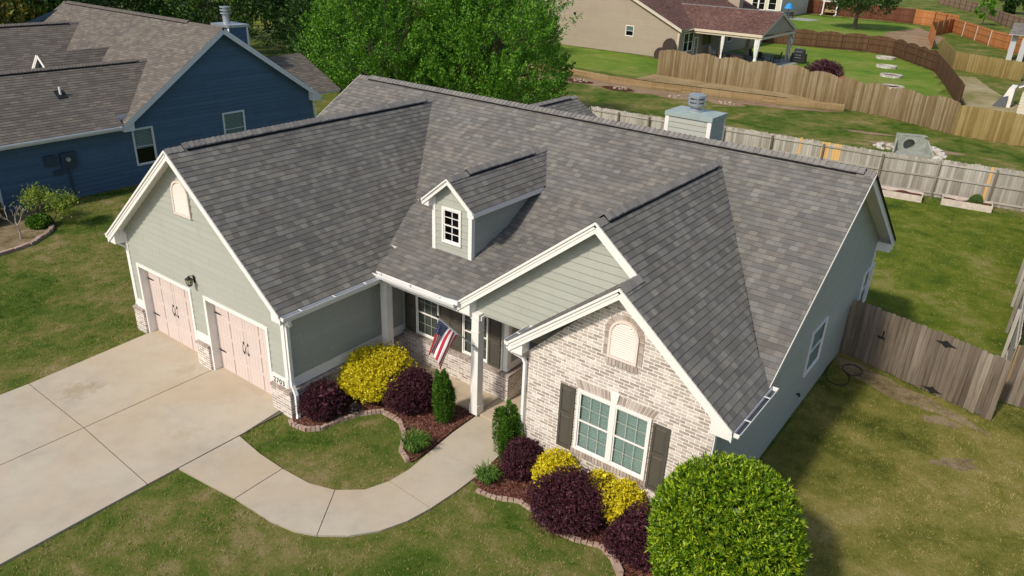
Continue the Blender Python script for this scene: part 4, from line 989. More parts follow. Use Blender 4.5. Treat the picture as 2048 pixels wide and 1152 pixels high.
T = thing('garden_ornament', 'small dark wire ball ornament in the mulch between purple and golden shrubs', 'ornament', (7.93, 1.0, .03)); mb = MB()
for k in range(5):
    ca, sa = math.cos(k*.63), math.sin(k*.63); mb.tube([(.15*math.cos(t_)*ca, .15*math.cos(t_)*sa, .15+.15*math.sin(t_)) for t_ in [6.2832*i/18 for i in range(19)]], .009, 5, cap=False)
for z_ in (.08, .15, .22): rr = math.sqrt(.0225-(z_-.15)**2); mb.tube([(rr*math.cos(t_), rr*math.sin(t_), z_) for t_ in [6.2832*i/18 for i in range(19)]], .008, 5, cap=False)
mb.build('wire_ball', M['black'], T)
# black corrugated drain hoses
def hose(label, pts, r=.045):
    mb = MB(); path = []; rs = []; pts = [V(p) for p in pts]
    for a, b_ in zip(pts, pts[1:]):
        n = max(2, int((b_-a).length/.018))
        for i in range(n): path.append(a.lerp(b_, i/n)); rs.append(r*(1 if len(rs) % 2 else .86))
    path.append(pts[-1]); rs.append(r)
    return tag(mb.build('drain_hose', M['black'], smooth=False), label, 'drain hose', 'black corrugated drain hoses')
hose('black corrugated drain hose at the garage corner by the driveway', [(7.07, -.03, .12), (7.06, -.10, .06), (6.9, -.19, .05), (6.6, -.26, .05), (6.15, -.30, .05)])
hose('black corrugated drain hose lying in the right mulch bed', [(12.07, 2.2, .13), (12.0, 2.1, .06), (11.92, 1.75, .05), (11.86, 1.45, .05)])
# brick bed edging
def edging(label, pts, n, w_=.10, hh=.085):
    L = [0]; pts = [V((p[0], p[1], 0)) for p in pts]
    for a, b_ in zip(pts, pts[1:]): L.append(L[-1]+(b_-a).length)
    mb = MB()
    for k in range(n):
        s0, s1 = L[-1]*k/n, L[-1]*(k+1)/n; s_ = (s0+s1)/2
        for i in range(len(L)-1):
            if s_ <= L[i+1]: a, b_ = pts[i], pts[i+1]; t_ = (s_-L[i])/(L[i+1]-L[i]); break
        c = a.lerp(b_, t_); d = (b_-a).normalized(); e = V((-d.y, d.x, 0)); hl = (s1-s0)/2-.004; z = hh+random.uniform(-.012, .015); j = e*random.uniform(-.01, .01)
        q = [c+j-d*hl-e*w_/2, c+j+d*hl-e*w_/2, c+j+d*hl+e*w_/2, c+j-d*hl+e*w_/2]
        i_ = .012; cc = c+j
        mb.hexa([p for p in q]+[cc+(p-cc)*.9+Z*z for p in q])
    return tag(mb.build('bed_edging', M['edging']), label, 'edging')
edging('scalloped brick edging round the left mulch bed', [(6.95, -.2), (7.11, -.25), (7.54, -.2), (7.76, .04), (7.84, .5), (8.02, 1.06), (8.36, 1.49), (8.99, 1.47), (9.41, 1.17), (9.83, .65), (10.20, .50)], 46)
edging('low brick edging along the lawn side of the right mulch bed', [(12.0, .72), (12.44, .8), (12.92, 1.04), (13.34, .99), (13.87, .77), (14.43, .84), (14.84, 1.0), (15.0, 1.0)], 26, .09, .06)
edging('row of larger grey edging stones by the round bush', [(15.02, 1.0), (15.25, .9), (15.56, .63), (15.8, .1), (16.0, -.5)], 8, .13, .12)
edging('curved stone edging of the neighbour planting bed', [(-8.55, -1), (-8.65, -.39), (-8.75, .17), (-8.88, .72), (-9.5, 1.55), (-9.71, 1.77), (-10.2, 2.05)], 13, .16, .12)

# ---- flag on the porch post
FT = thing('flag', 'stars and stripes flag hanging from an angled pole on the porch post', 'flag', (10.24, 2.74, 2.02))
fo = V((10.24, 2.74, 2.02)); B0 = V((0, 0, 0)); T0 = V((9.93, 1.80, 3.07))-fo
mb = MB(); mb.tube([B0, T0], .015, 8); mb.build('flag_pole', M['metal'], FT)
mb = MB(); mb.tube([V((0, .005, -.03)), V((0, -.02, -.03))], .055, 10); mb.tube([B0-T0*.02, B0+T0*.09], .026, 8); mb.build('bracket', M['metal'], FT)
mb = MB(); mb.tube([T0-T0.normalized()*.02, T0+T0.normalized()*.04], .028, 8); mb.build('finial', M['black'], FT)
def flagpt(s_, t_):
    Hh = T0+(B0-T0)*(s_*.52+.02); w_ = 1-math.exp(-t_*2.6); ang = math.atan2(T0.y, T0.x); hd = V((math.cos(ang), math.sin(ang), 0)); pd = V((-hd.y, hd.x, 0))
    cen = T0+(B0-T0)*.13; q = s_-.38
    px = cen+hd*(-q*.20)+pd*(q*.22*(.4+.6*t_)); base = Hh*(1-w_)+V((px.x, px.y, Hh.z))*w_
    fold = math.sin(s_*9.5+t_*1.4)*.055*min(1, t_*2.2)+math.sin(s_*17+1)*.015*min(1, t_*3)
    drop = t_*.96*(1-.10*math.sin(s_*3.1)); zz = base.z-drop*(.93+.07*math.cos(s_*6))+.10*w_*(s_*.9)
    b_ = base+pd*fold+hd*(math.cos(s_*9.5+.6)*.03*min(1, t_*2.2)); b_.z = zz-.02; b_ = b_+V((-.81, -.59, 0))*.24*t_**1.2
    return b_
fm = [paint('flag_red', (.46, .022, .045), .7), paint('flag_white', (.86, .85, .86), .7), paint('flag_blue', (.028, .038, .15), .7)]
mb = MB(); ns, nt = 52, 40
for i in range(ns):
    for j in range(nt):
        s0, s1, t0, t1 = i/ns, (i+1)/ns, j/nt, (j+1)/nt; st = i*13//ns; mi = 0 if st % 2 == 0 else 1
        if st < 7 and j < nt*.4: mi = 2
        if j == 0: mi = 1
        mb.poly([flagpt(s0, t0), flagpt(s1, t0), flagpt(s1, t1), flagpt(s0, t1)], mi)
cl = mb.build('flag_cloth', fm, FT, smooth=True)
mb = MB()
for r_ in range(9):
    for c_ in range(6 if r_ % 2 == 0 else 5):
        sc0 = (r_+1)/10*7/13; tc = ((2*c_+1+(r_ % 2))/12)*.38+.02
        for sgn in (-1, 1):
            ring = []
            nn_ = (flagpt(sc0+.01, tc)-flagpt(sc0, tc)).cross(flagpt(sc0, tc+.01)-flagpt(sc0, tc)).normalized()
            for k in range(10):
                rr = .020 if k % 2 == 0 else .009; a = math.pi*k/5
                ring.append(flagpt(sc0+math.sin(a)*rr*1.1, tc+math.cos(a)*rr*.62)+nn_*.005*sgn)
            mb.poly(ring)
mb.build('star', fm[1], cl)

# ---- garden hose on the right lawn
mb = MB(); hp = [(16.37, 11.6), (16.33, 11.1), (16.45, 10.6), (16.6, 10.37), (16.92, 10.36), (17.04, 10.75), (16.9, 11.1), (16.70, 11.31), (16.70, 11.6), (16.9, 11.74), (17.12, 11.66), (17.2, 11.4), (17.1, 11.16), (16.95, 11.1), (16.77, 11.24)]
def smooth_path(p, n=6):
    out = []
    for i in range(len(p)-1):
        a, b_, c, d = [np.array(p[max(0, min(len(p)-1, i+k))], float) for k in (-1, 0, 1, 2)]
        for t_ in np.linspace(0, 1, n, endpoint=False): out.append(.5*((2*b_)+(-a+c)*t_+(2*a-5*b_+4*c-d)*t_**2+(-a+3*b_-3*c+d)*t_**3))
    out.append(np.array(p[-1], float)); return out
mb.tube([(a, b_, .03) for a, b_ in smooth_path(hp)], .014, 6); tag(mb.build('garden_hose', M['black']), 'thin black garden hose coiled on the grass by the wooden gate', 'hose')

# ================================================================== FENCES
def fence(name, label, pts, h, mat, rails='front', wave=0., wlen=2.4, bay=2.4, fresh=(), kinds=2, pw=.14, posts='timber', group='wooden fences between the yards', top='ear', postw=.09, var=.02, posth=None):
    T = thing(name, label, 'fence', (pts[0][0], pts[0][1], 0), group); o_ = V((pts[0][0], pts[0][1], 0))
    pts = [V((p[0], p[1], 0)) for p in pts]; cnt = 0
    for a, b_ in zip(pts, pts[1:]):
        L = (b_-a).length; nb = max(1, round(L/bay)); d = (b_-a)/L; nrm_ = V((d.y, -d.x, 0))  # towards the camera side for paths running +x
        for k in range(nb):
            s0, s1 = L*k/nb, L*(k+1)/nb; mb = MB(); mf = MB(); npk = max(1, round((s1-s0)/pw)); pk = (s1-s0)/npk
            for ip in range(npk):
                s_ = s0+ip*pk; e = s_+pk-.007; p = a+d*s_-o_; q = a+d*e-o_; m_ = a+d*(s_+e)/2; z0 = gh(m_.x, m_.y)+random.uniform(.0, .04)
                zt = z0+h+random.uniform(-var, var)+(wave*math.sin(math.pi*((s_-s0)/(s1-s0)))**.8 if wave else 0)
                z0 -= .0; t_ = nrm_*-.02; j = nrm_*random.uniform(-.006, .006); c_ = .028
                prof = [p+j+Z*z0, q+j+Z*z0, q+j+Z*(zt-c_), q+j-d*c_+Z*zt, p+j+d*c_+Z*zt, p+j+Z*(zt-c_)] if top == 'ear' else [p+j+Z*z0, q+j+Z*z0, q+j+Z*zt, p+j+Z*zt]
                (mf if cnt in fresh else mb).prism(prof, t_); cnt += 1
            mb.build('fence_panel', M[mat], T)
            if mf.v: mf.build('fresh_picket', M['fnew'], T)
            sg = 1 if rails == 'front' else -1; off = (0 if sg > 0 else .02)
            for r_ in range(kinds+1 if kinds > 2 else kinds):
                zz = h*((.18, .86) if kinds == 2 else (.10, .52, .88))[r_]; rb = MB(); p = a+d*(s0+.0)-o_; q = a+d*s1-o_
                z0, z1 = gh((a+d*s0).x, (a+d*s0).y)+zz, gh((a+d*s1).x, (a+d*s1).y)+zz
                n0 = nrm_*sg*.008 if sg > 0 else nrm_*-.028; n1 = n0+nrm_*sg*.038
                rb.hexa([p+n0+Z*z0, q+n0+Z*z1, q+n1+Z*z1, p+n1+Z*z0, p+n0+Z*(z0+.085), q+n0+Z*(z1+.085), q+n1+Z*(z1+.085), p+n1+Z*(z0+.085)]); rb.build('rail', M[mat], T)
                if kinds > 2 and r_ == 2: break
            for sp in ([s0] if k < nb-1 or True else []):
                pb = MB(); c = a+d*sp-o_+nrm_*sg*(.05+postw/2); z0 = gh((a+d*sp).x, (a+d*sp).y); w2 = postw/2; ph_ = (posth or h-.06)
                pb.hexa([c-d*w2-nrm_*w2+Z*z0, c+d*w2-nrm_*w2+Z*z0, c+d*w2+nrm_*w2+Z*z0, c-d*w2+nrm_*w2+Z*z0]+[c-d*w2-nrm_*w2+Z*(z0+ph_), c+d*w2-nrm_*w2+Z*(z0+ph_), c+d*w2+nrm_*w2+Z*(z0+ph_), c-d*w2+nrm_*w2+Z*(z0+ph_)]); pb.build('fence_post', M[posts], T)
    return T
fresh = set()
BF = [(-3.1, 29.6), (.68, 29.87), (4.89, 30.56), (10.12, 30.95), (12.94, 31.05), (15.4, 31.55), (20.15, 32.2)]
def cum(x):  # picket index at a given x along the back fence
    n = 0
    for (a, b_), (c, d) in zip(BF, BF[1:]):
        L = math.hypot(c-a, d-b_); nb = max(1, round(L/2.4)); per = max(1, round(L/nb/.14))
        if x <= c: return n+int((x-a)/(c-a)*nb*per)
        n += nb*per
    return n
for x, k in ((8.95, 1), (10.0, 3), (10.55, 3), (10.95, 1), (17.55, 1)):
    for i in range(k): fresh.add(cum(x)+i)
fence('picket_fence', 'weathered grey picket fence with a few fresh orange pickets behind the house', BF, 1.86, 'fgrey', 'front', fresh=fresh, kinds=3, posts='fside')
GFp = [(16.36, 12.33), (20.42, 11.17)]
gf = fence('side_fence', 'weathered dog-ear picket fence with gate between the house and the boundary', GFp, 1.76, 'fside', 'back', kinds=2, posts='fside', posth=1.5)
ga = V((16.36, 12.33, 0)); gd = (V((20.42, 11.17, 0))-ga).normalized(); gn = V((gd.y, -gd.x, 0))
for s_, z in ((2.68, 1.54), (2.68, .13)):
    mb = MB(); c = gd*s_+gn*.012; P = [c+gd*-.27+Z*z, c+gd*-.10+Z*(z-.035), c+Z*(z-.10), c+gd*.10+Z*(z-.035), c+gd*.27+Z*z, c+gd*.10+Z*(z+.035), c+Z*(z+.10), c+gd*-.10+Z*(z+.035)]
    mb.prism(P, gn*.012); mb.build('gate_hinge', M['black'], gf)
mb = MB(); c = gd*1.06+gn*.012; mb.prism([c+Z*.95, c+gd*.03+Z*.95, c+gd*.03+Z*1.2, c+Z*1.2], gn*.03); mb.prism([c+gd*-.12+Z*.97, c+gd*.08+Z*.97, c+gd*.08+Z*1.0, c+gd*-.12+Z*1.0], gn*.04); mb.build('gate_latch', M['black'], gf)
fence('boundary_fence', 'weathered fence seen end-on along the right side of the back yard', [(20.10, 32.1), (20.05, 22), (20.42, 12.5)], 1.8, 'fgrey', 'front', kinds=2, posts='fgrey')
fence('neighbour_fence', 'dark weathered fence at the right edge beyond the gate fence', [(20.5, 12.42), (25, 12.5)], 1.72, 'fside', 'back')
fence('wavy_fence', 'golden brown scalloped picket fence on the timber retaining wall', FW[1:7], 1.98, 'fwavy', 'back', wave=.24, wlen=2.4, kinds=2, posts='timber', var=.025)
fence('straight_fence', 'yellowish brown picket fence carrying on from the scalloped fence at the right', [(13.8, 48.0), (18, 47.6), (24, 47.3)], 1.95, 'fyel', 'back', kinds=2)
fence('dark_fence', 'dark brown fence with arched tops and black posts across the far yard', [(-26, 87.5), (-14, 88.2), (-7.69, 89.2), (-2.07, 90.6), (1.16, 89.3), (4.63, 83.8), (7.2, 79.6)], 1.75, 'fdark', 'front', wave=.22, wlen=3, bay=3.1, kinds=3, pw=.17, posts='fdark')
fence('dark_side_fence', 'dark brown fence running toward the house from the far yard corner', [(7.2, 79.6), (9.4, 71.5), (12.3, 60), (13.6, 48.3)], 1.75, 'fdark', 'back', bay=2.6, kinds=2, pw=.17, posts='fdark')
fence('red_brown_fence', 'dark red-brown fence behind the far tree', [(-26.5, 143.2), (-14, 141.8), (-6.5, 139.5)], 2.35, 'fred', 'front', bay=3, kinds=3, pw=.2, posts='fred')
fence('tan_brown_fence', 'orange-brown fence section joining the red-brown fence', [(-6.5, 139.5), (-2.97, 137.5), (1.2, 132)], 2.3, 'forange', 'front', bay=3, kinds=3, pw=.2, posts='fdark')
fence('orange_fence', 'bright orange-brown fence with pale posts in the far right yard', [(.97, 129.4), (8.02, 113.2), (10.9, 108.2), (13, 104)], 2.0, 'forange', 'front', bay=5.4, kinds=3, pw=.2, posts='bed')
fence('orange_side_fence', 'shaded orange fence section running toward the camera at the far right', [(.97, 129.4), (-.1, 117.2), (3.2, 101)], 2.0, 'forange', 'back', bay=3, pw=.2)
fence('far_yellow_fence', 'mossy yellow-brown picket fence beside the straw-coloured lawn', [(4.6, 97), (8.31, 83.2), (14.8, 79.6)], 1.75, 'fyel', 'back', bay=3, pw=.17)
fence('far_brown_fence', 'pale brown fence at the top right corner of the view', [(-14, 208), (-4.2, 186), (-.02, 174.8), (4.94, 154.6), (9.5, 141)], 2.1, 'fpale', 'front', bay=4, kinds=3, pw=.25, posts='fdark')
fence('short_fence', 'short brown fence panel beside the left corner of the garage', [(-.95, .55), (-.12, .55)], 1.62, 'forange', 'back', bay=1, posts='fdark', posth=1.6)
# timber retaining wall
mb = MB()
for (a, b_), (c, d) in zip(WALL, WALL[1:]):
    A, B_ = V((a, b_, 0)), V((c, d, 0)); dd = (B_-A).normalized(); nn_ = V((dd.y, -dd.x, 0)); L = (B_-A).length
    z = 0; hT = .52
    while z < hT-.01:
        s_ = 0
        while s_ < L:
            e = min(L, s_+2.4); j = nn_*random.uniform(0, .015)
            mb.prism([A+dd*(s_+.005)+j+Z*(z+.004)-nn_*.13, A+dd*(e-.005)+j+Z*(z+.004)-nn_*.13, A+dd*(e-.005)+j+Z*(z+.126)-nn_*.13, A+dd*(s_+.005)+j+Z*(z+.126)-nn_*.13], nn_*.13); s_ = e
        z += .13
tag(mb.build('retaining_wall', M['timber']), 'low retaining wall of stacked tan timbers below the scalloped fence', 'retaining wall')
# raised beds
def raised_bed(label, c, L, W_, ang, plant=False):
    T = thing('raised_bed', label, 'raised bed', (c[0], c[1], 0), 'wooden raised beds along the back fence'); d = V((math.cos(ang), math.sin(ang), 0)); e = V((-d.y, d.x, 0)); F = lambda a, b_, z: d*a+e*b_+Z*z
    def bar(a0, a1, b0, b1, z0, z1, m, nm):
        mb = MB(); mb.hexa([F(a0, b0, z0), F(a1, b0, z0), F(a1, b1, z0), F(a0, b1, z0), F(a0, b0, z1), F(a1, b0, z1), F(a1, b1, z1), F(a0, b1, z1)]); return mb.build(nm, m, T)
    h = .32
    for q in ((-L/2, L/2, -W_/2, -W_/2+.045), (-L/2, L/2, W_/2-.045, W_/2), (-L/2, -L/2+.045, -W_/2+.046, W_/2-.046), (L/2-.045, L/2, -W_/2+.046, W_/2-.046)): bar(*q, 0, h, M['bed'], 'board')
    mb = MB(); n = 14
    for i in range(n):
        a0, a1 = -L/2+.05+(L-.1)*i/n, -L/2+.05+(L-.1)*(i+1)/n; z = lambda a: h-.08+.05*math.sin(a*3.1)+.03*math.sin(a*7)
        mb.poly([F(a0, -W_/2+.046, z(a0)-.03), F(a1, -W_/2+.046, z(a1)-.03), F(a1, 0, z(a1)+.05), F(a0, 0, z(a0)+.05)]); mb.poly([F(a0, 0, z(a0)+.05), F(a1, 0, z(a1)+.05), F(a1, W_/2-.046, z(a1)-.03), F(a0, W_/2-.046, z(a0)-.03)])
    mb.build('soil', M['mulch'], T); return d
raised_bed('empty raised bed by the back fence, nearer the house gable', (14.0, 30.35), 2.4, .8, .12); raised_bed('raised bed with a small green plant in it by the back fence', (17.0, 31.05), 2.1, .85, .14)
shrub('small_green_plant', 'small feathery green plant growing in the raised bed', 'plant', 17.35, 31.05, .28, .62, 1500, .12, .02, 'l_lily', None, 31, .7, core=False, up_=.6)
# culvert headwall and white rocks
mb = MB(); F = frame((12.0, 40.5, 0), V((1.4, .55, 0)).normalized(), V((.55, -1.4, 0)).normalized())
cu = thing('culvert_headwall', 'grey concrete culvert headwall with a round pipe mouth among white rocks', 'culvert', (12.0, 40.5, 0)); o0 = V((12.0, 40.5, 0))
G = lambda a, z, c: F(a, z, c)-o0
mb = MB(); rr = .33; cxp, czp = .55, .42
outer = [(-.15, 0), (1.45, 0), (1.45, .95), (-.15, .95)]
ringp = [(cxp+rr*math.cos(t_*math.pi/8), czp+rr*math.sin(t_*math.pi/8)) for t_ in range(16)]
def sq(t_):
    c, s_ = math.cos(t_), math.sin(t_); k = min((1.45-cxp)/c if c > 1e-6 else ((-.15-cxp)/c if c < -1e-6 else 9), (.95-czp)/s_ if s_ > 1e-6 else ((0-czp)/s_ if s_ < -1e-6 else 9)); return (cxp+k*c, czp+k*s_)
for i in range(16):
    a0, a1 = i*math.pi/8, (i+1)*math.pi/8
    mb.poly([G(*ringp[i], .0), G(*ringp[(i+1) % 16], .0), G(*sq(a1), .0), G(*sq(a0), .0)])
    mb.poly([G(*ringp[i], .0), G(*ringp[(i+1) % 16], .0), G(*ringp[(i+1) % 16], -.6), G(*ringp[i], -.6)])
mb.fb(G, -.15, 1.45, .951, .99, -.14, .02); mb.fb(G, -.15, -.149, 0, .95, -.14, .0); mb.fb(G, 1.449, 1.45, 0, .95, -.14, 0)
mb.fb(G, -.15, 1.45, 0, .95, -.62, -.6)
for x_, s_ in ((-.15, -1), (1.45, 1)): mb.prism([G(x_, 0, .0), G(x_+s_*.25, 0, 1.0), G(x_+s_*.25, .15, 1.0), G(x_, .75, 0)], F(.09*s_, 0, 0)-o0)
mb.prism([G(-.3, .0, 0), G(1.6, .0, 0), G(1.75, .0, 1.1), G(-.45, .0, 1.1)], Z*.05)
mb.build('headwall', M['greyconc'], cu)
def rock(r, seed):
    g_ = np.random.default_rng(seed); bm_v = []; mb = MB(); n1, n2 = 7, 5; pts = {}
    for j in range(n2+1):
        for i in range(n1):
            th, ph = 2*math.pi*i/n1, math.pi*j/n2; k = r*(g_.uniform(.75, 1.15) if 0 < j < n2 else .8); pts[i, j] = V((k*1.2*math.sin(ph)*math.cos(th), k*math.sin(ph)*math.sin(th), k*.7*math.cos(ph)+r*.4))
    for j in range(n2):
        for i in range(n1): mb.poly([pts[i, j+1], pts[(i+1) % n1, j+1], pts[(i+1) % n1, j], pts[i, j]] if 0 < j < n2-1 else ([pts[i, 1], pts[(i+1) % n1, 1], pts[0, 0]] if j == 0 else [pts[(i+1) % n1, j], pts[i, j], pts[0, n2]]))
    return mb
rp = [rock(1, k) for k in range(4)]; rmesh = []
for k, m_ in enumerate(rp):
    o = m_.build('rock', M['stone']); rmesh.append(o.data); bpy.data.objects.remove(o)
tmesh = []
for m_ in rp: o = m_.build('rock', M['stoneT']); tmesh.append(o.data); bpy.data.objects.remove(o)
def put_rock(x, y, r, k, label, group, z=0, name='rock', ms=None):
    o = bpy.data.objects.new(name, (ms or rmesh)[k % 4]); COL.objects.link(o); o.location = (x, y, z); o.scale = (r, r, r); o.rotation_euler = (0, 0, k*1.7); tag(o, label, 'rock', group)
R1, R2 = 'white rocks left of the culvert', 'white rocks right of the culvert'
for i in range(13): a = random.uniform(0, 6.28); q = random.random()**.5; put_rock(11.15+.55*q*math.cos(a), 40.9+.95*q*math.sin(a), random.uniform(.11, .19), i, 'rough white rock, one of the heap left of the concrete culvert', R1)
for i in range(20): t_ = i/19; put_rock(13.6+.75*math.sin(t_*2.2)+random.uniform(-.2, .2), 42.6-3.0*t_+random.uniform(-.2, .2), random.uniform(.11, .20), i, 'rough white rock in the arc to the right of the concrete culvert', R2)
for n_, (x, y, ln) in enumerate(((-14.0, 46.0, 'leftmost ring'), (-10.0, 45.6, 'second ring from the left'), (-5.3, 45.8, 'third ring from the left'), (-1.3, 46.4, 'ring right of the chimney'))):
    for i in range(9): a = i*.7+random.uniform(-.2, .2); put_rock(x+.55*math.cos(a)*random.uniform(.6, 1.1), y+.42*math.sin(a), random.uniform(.09, .15), i, 'small tan stone in the '+ln+' below the timber wall', 'stones of the '+ln, 0, ms=tmesh)
for i, (x, y) in enumerate(((-14.2, 45.9), (-10.1, 45.4), (-5.3, 45.7), (-1.3, 46.4))): polysheet('mulch_patch', [(x+1.5*math.cos(k*.52)*(1+.12*math.sin(k*3+i)), y+.8*math.sin(k*.52)*(1+.15*math.cos(k*2+i))) for k in range(12)], M['dirt'] if i > 1 else M['mulch'], .016+i*.001)
mb = MB(); x = -10.0
while x < 5.6:
    a0, a1 = x, min(5.6, x+.5)
    q = [(a0, interp(WALL, a0)+.19), (a1, interp(WALL, a1)+.19), (a1, interp(FW, a1)+.1), (a0, interp(FW, a0)+.1)]
    mb.poly([(a, b_, gh(a, b_)+.05) for a, b_ in q]); x += .5
struct(mb.build('dirt_ledge', M['dirt2']))
for k, q in enumerate(((-12.5, 46.2, 2.6, 1.0, 0, 1), (-6.5, 46.6, 3.4, .9, .05, 2), (.5, 48.2, 3.2, .7, .12, 3), (-15.5, 45.6, 2.2, 1.1, 0, 4), (12.7, 41.6, 2.2, 1.3, .1, 6), (9.5, 44.2, 1.6, .35, .2, 7))): polysheet('worn_patch', blob(*q), M['dirt'], .012+.0012*k)
# tree rings of pale stone in the far yard
for i, (x, y, k) in enumerate(((1.15, 85.8, 'farthest'), (2.93, 78.3, 'second farthest'), (4.77, 71.9, 'third farthest'), (6.4, 64.7, 'nearest'))):
    T = thing('planting_ring', k+' round planting ring of pale stone in the far yard', 'planting ring', (x, y, 0), 'round planting rings in the far yard'); mb = MB()
    for q in range(20):
        a0, a1 = 6.283*q/20, 6.283*(q+.92)/20; P = [(1.0*math.cos(a0), 1.0*math.sin(a0), 0), (1.0*math.cos(a1), 1.0*math.sin(a1), 0), (.78*math.cos(a1), .78*math.sin(a1), 0), (.78*math.cos(a0), .78*math.sin(a0), 0)]
        mb.prism(P, Z*.22)
    mb.build('stone_ring', M['stone'], T); mb = MB(); mb.prism([(.77*math.cos(6.283*q/16), .77*math.sin(6.283*q/16), .0) for q in range(16)], Z*.12); mb.build('ring_filling', M['stone'] if i < 2 else M['mulch'], T)

# ================================================================== TREES
def tree(name, label, x, y, h, r, mat, nclump, nleaf, leaf, zlo=.12, seed=1, trunk_r=.22, group=None, cl=None, amp=.25, bare=.0, cat='tree', tilt=(0, 0)):
    g_ = np.random.default_rng(seed); T = thing(name, label, cat, (x, y, 0), group)
    cz = h*(zlo+1)/2; hz = h*(1-zlo)/2; cl = cl or r*.22
    C_ = []; P = []; Ax = []
    nl = max(8, nclump//4); k_ = np.arange(nl)+.5; phi = np.arccos(1-1.85*k_/nl); th = math.pi*(1+5**.5)*k_+seed
    dirs = np.stack([np.sin(phi)*np.cos(th), np.sin(phi)*np.sin(th), np.cos(phi)], 1)+g_.normal(0, .12, (nl, 3))
    zz_ = 0
    for d in dirs:   # boughs on the crown's surface, each made of small upright tufts
        k = g_.uniform(.62, .86); f = 1+amp*.5*math.sin(d[0]*4+seed)*math.cos(d[1]*3+d[2]*3)
        c = np.array([d[0]*r*k*f, d[1]*r*k*f, cz+d[2]*hz*k*f]); C_.append(c); br = cl*1.35*g_.uniform(.75, 1.25)
        nt_ = 26; td = nrm(g_.normal(size=(nt_, 3))+nrm(d)*.75+np.array([0, 0, .3])); m_ = max(6, int(nleaf*nclump/nl/nt_))
        for t_ in td:
            tc = c+t_*br*g_.uniform(.75, 1.1); u = g_.uniform(0, 1, m_); ts = br*.36*g_.uniform(.7, 1.3)
            ax_ = nrm(t_+np.array([0, 0, 1.1])); pp = tc+ax_*(u[:, None]-.35)*ts*2.6+g_.normal(0, 1, (m_, 3))*ts*.34*(1.15-u[:, None])
            P.append(pp); Ax.append(ax_*.7+g_.normal(0, .55, (m_, 3)))
    P = np.concatenate(P); Ax = np.concatenate(Ax); P[:, 2] = np.maximum(P[:, 2], .15); n = len(P)
    fastmesh('crown', leaves(P, Ax, leaf*g_.uniform(.6, 1.3, n), leaf*.5*g_.uniform(.7, 1.2, n)), 4, M[mat], T)
    mb = MB(); mb.tube([(0, 0, 0), (g_.uniform(-.1, .1), g_.uniform(-.1, .1), h*.35), (tilt[0], tilt[1], h*.8)], [trunk_r, trunk_r*.75, trunk_r*.2], 9)
    for c in C_[::max(1, len(C_)//14)]:
        z0 = g_.uniform(.15, .45)*h; mb.tube([(0, 0, z0), (c[0]*.45, c[1]*.45, z0*.5+c[2]*.5), tuple(c)], [trunk_r*.4, trunk_r*.25, trunk_r*.06], 6)
    mb.build('trunk', M['bark'], T); return T
GT = 'trees behind the houses'
tree('leafy_tree', 'large bright green leafy tree behind the left end of the house ridge', -14.6, 24.2, 9.6, 4.2, 'l_tree', 112, 620, .165, .04, 3, .3, GT, 1.15)
tree('leafy_tree', 'large bright green leafy tree left of the tan house, behind the main ridge', -8.9, 28.0, 9.0, 3.9, 'l_tree', 104, 620, .165, .03, 5, .3, GT, 1.15)
tree('leafy_tree', 'shorter green tree filling the gap between the two large leafy trees', -11.8, 27.0, 6.2, 2.4, 'l_tree', 60, 460, .165, .04, 8, .2, GT, 1.0)
for i, (x, y, h, r, m_, lb) in enumerate(((-24, 30, 8.5, 3.6, 'l_dtree', 'dark green tree directly behind the blue house chimney'), (-31, 33, 9.5, 4.4, 'l_dtree', 'dark green tree behind the blue house ridge, right of centre'),
        (-37, 27, 10, 4.6, 'l_dtree', 'dark shaded tree behind the middle of the blue house ridge'), (-44, 31, 9, 4, 'l_tree', 'mid green tree showing between dark trees over the blue house ridge'), (-41, 20, 9.5, 4.2, 'l_dtree', 'dark tree over the left half of the blue house ridge'),
        (-36.5, 14.5, 8.5, 3.6, 'l_dtree', 'dark green tree beside the upper left end of the blue roof'), (-35.2, 9.5, 8.0, 3.5, 'l_ytree', 'yellowing green tree at the top left corner'), (-43, 12, 8, 4, 'l_dtree', 'dark tree farthest left behind the yellowing tree'),
        (-46, 41, 10, 5, 'l_dtree', 'dark green tree behind the large leafy trees on the left'), (-28, 49, 9.5, 4.2, 'l_dtree', 'dark tree showing between the two large leafy trees'), (-52, 22, 10, 5, 'l_dtree', 'far dark tree behind the blue house'), (-56, 33, 11, 5.5, 'l_dtree', 'farthest dark tree behind the blue house'))):
    tree('background_tree', lb, x, y, h, r, m_, 80, 130, .34, .03, 20+i, .2, GT, r*.27)
tree('yard_tree', 'dark round tree with a pale trunk standing alone in the far yard', -10.7, 118.6, 9.0, 4.6, 'l_dtree', 90, 130, .40, .30, 41, .32, None, 1.25)
for i, (x, y, h, r, lb) in enumerate(((3.5, 190, 6.5, 3.0, 'left dark bush behind the far brown fence'), (9.5, 168, 6.0, 2.2, 'right dark bush behind the far brown fence'), (16, 230, 9, 6, 'far dark tree beyond the top right fence'), (-6, 250, 9, 7, 'far tree beyond the grey roof at the top right'))):
    tree('far_bush' if i < 2 else 'far_tree', lb, x, y, h, r, 'l_dtree', 50, 110, .6, .02, 50+i, .15, None, cat='bush' if i < 2 else 'tree')
tree('sapling', 'thin pale green sapling on the far lawn behind the orange fence', 2.6, 150, 4.2, 1.4, 'l_tree', 20, 60, .4, .2, 60, .08)
shrub('bare_purple_shrub', 'dark brown bare-twigged shrub behind the scalloped fence', 'shrub', 1.1, 62.4, 1.5, 1.9, 2600, .30, .05, 'l_purple', None, 61, .8, amp=.4, up_=.3)
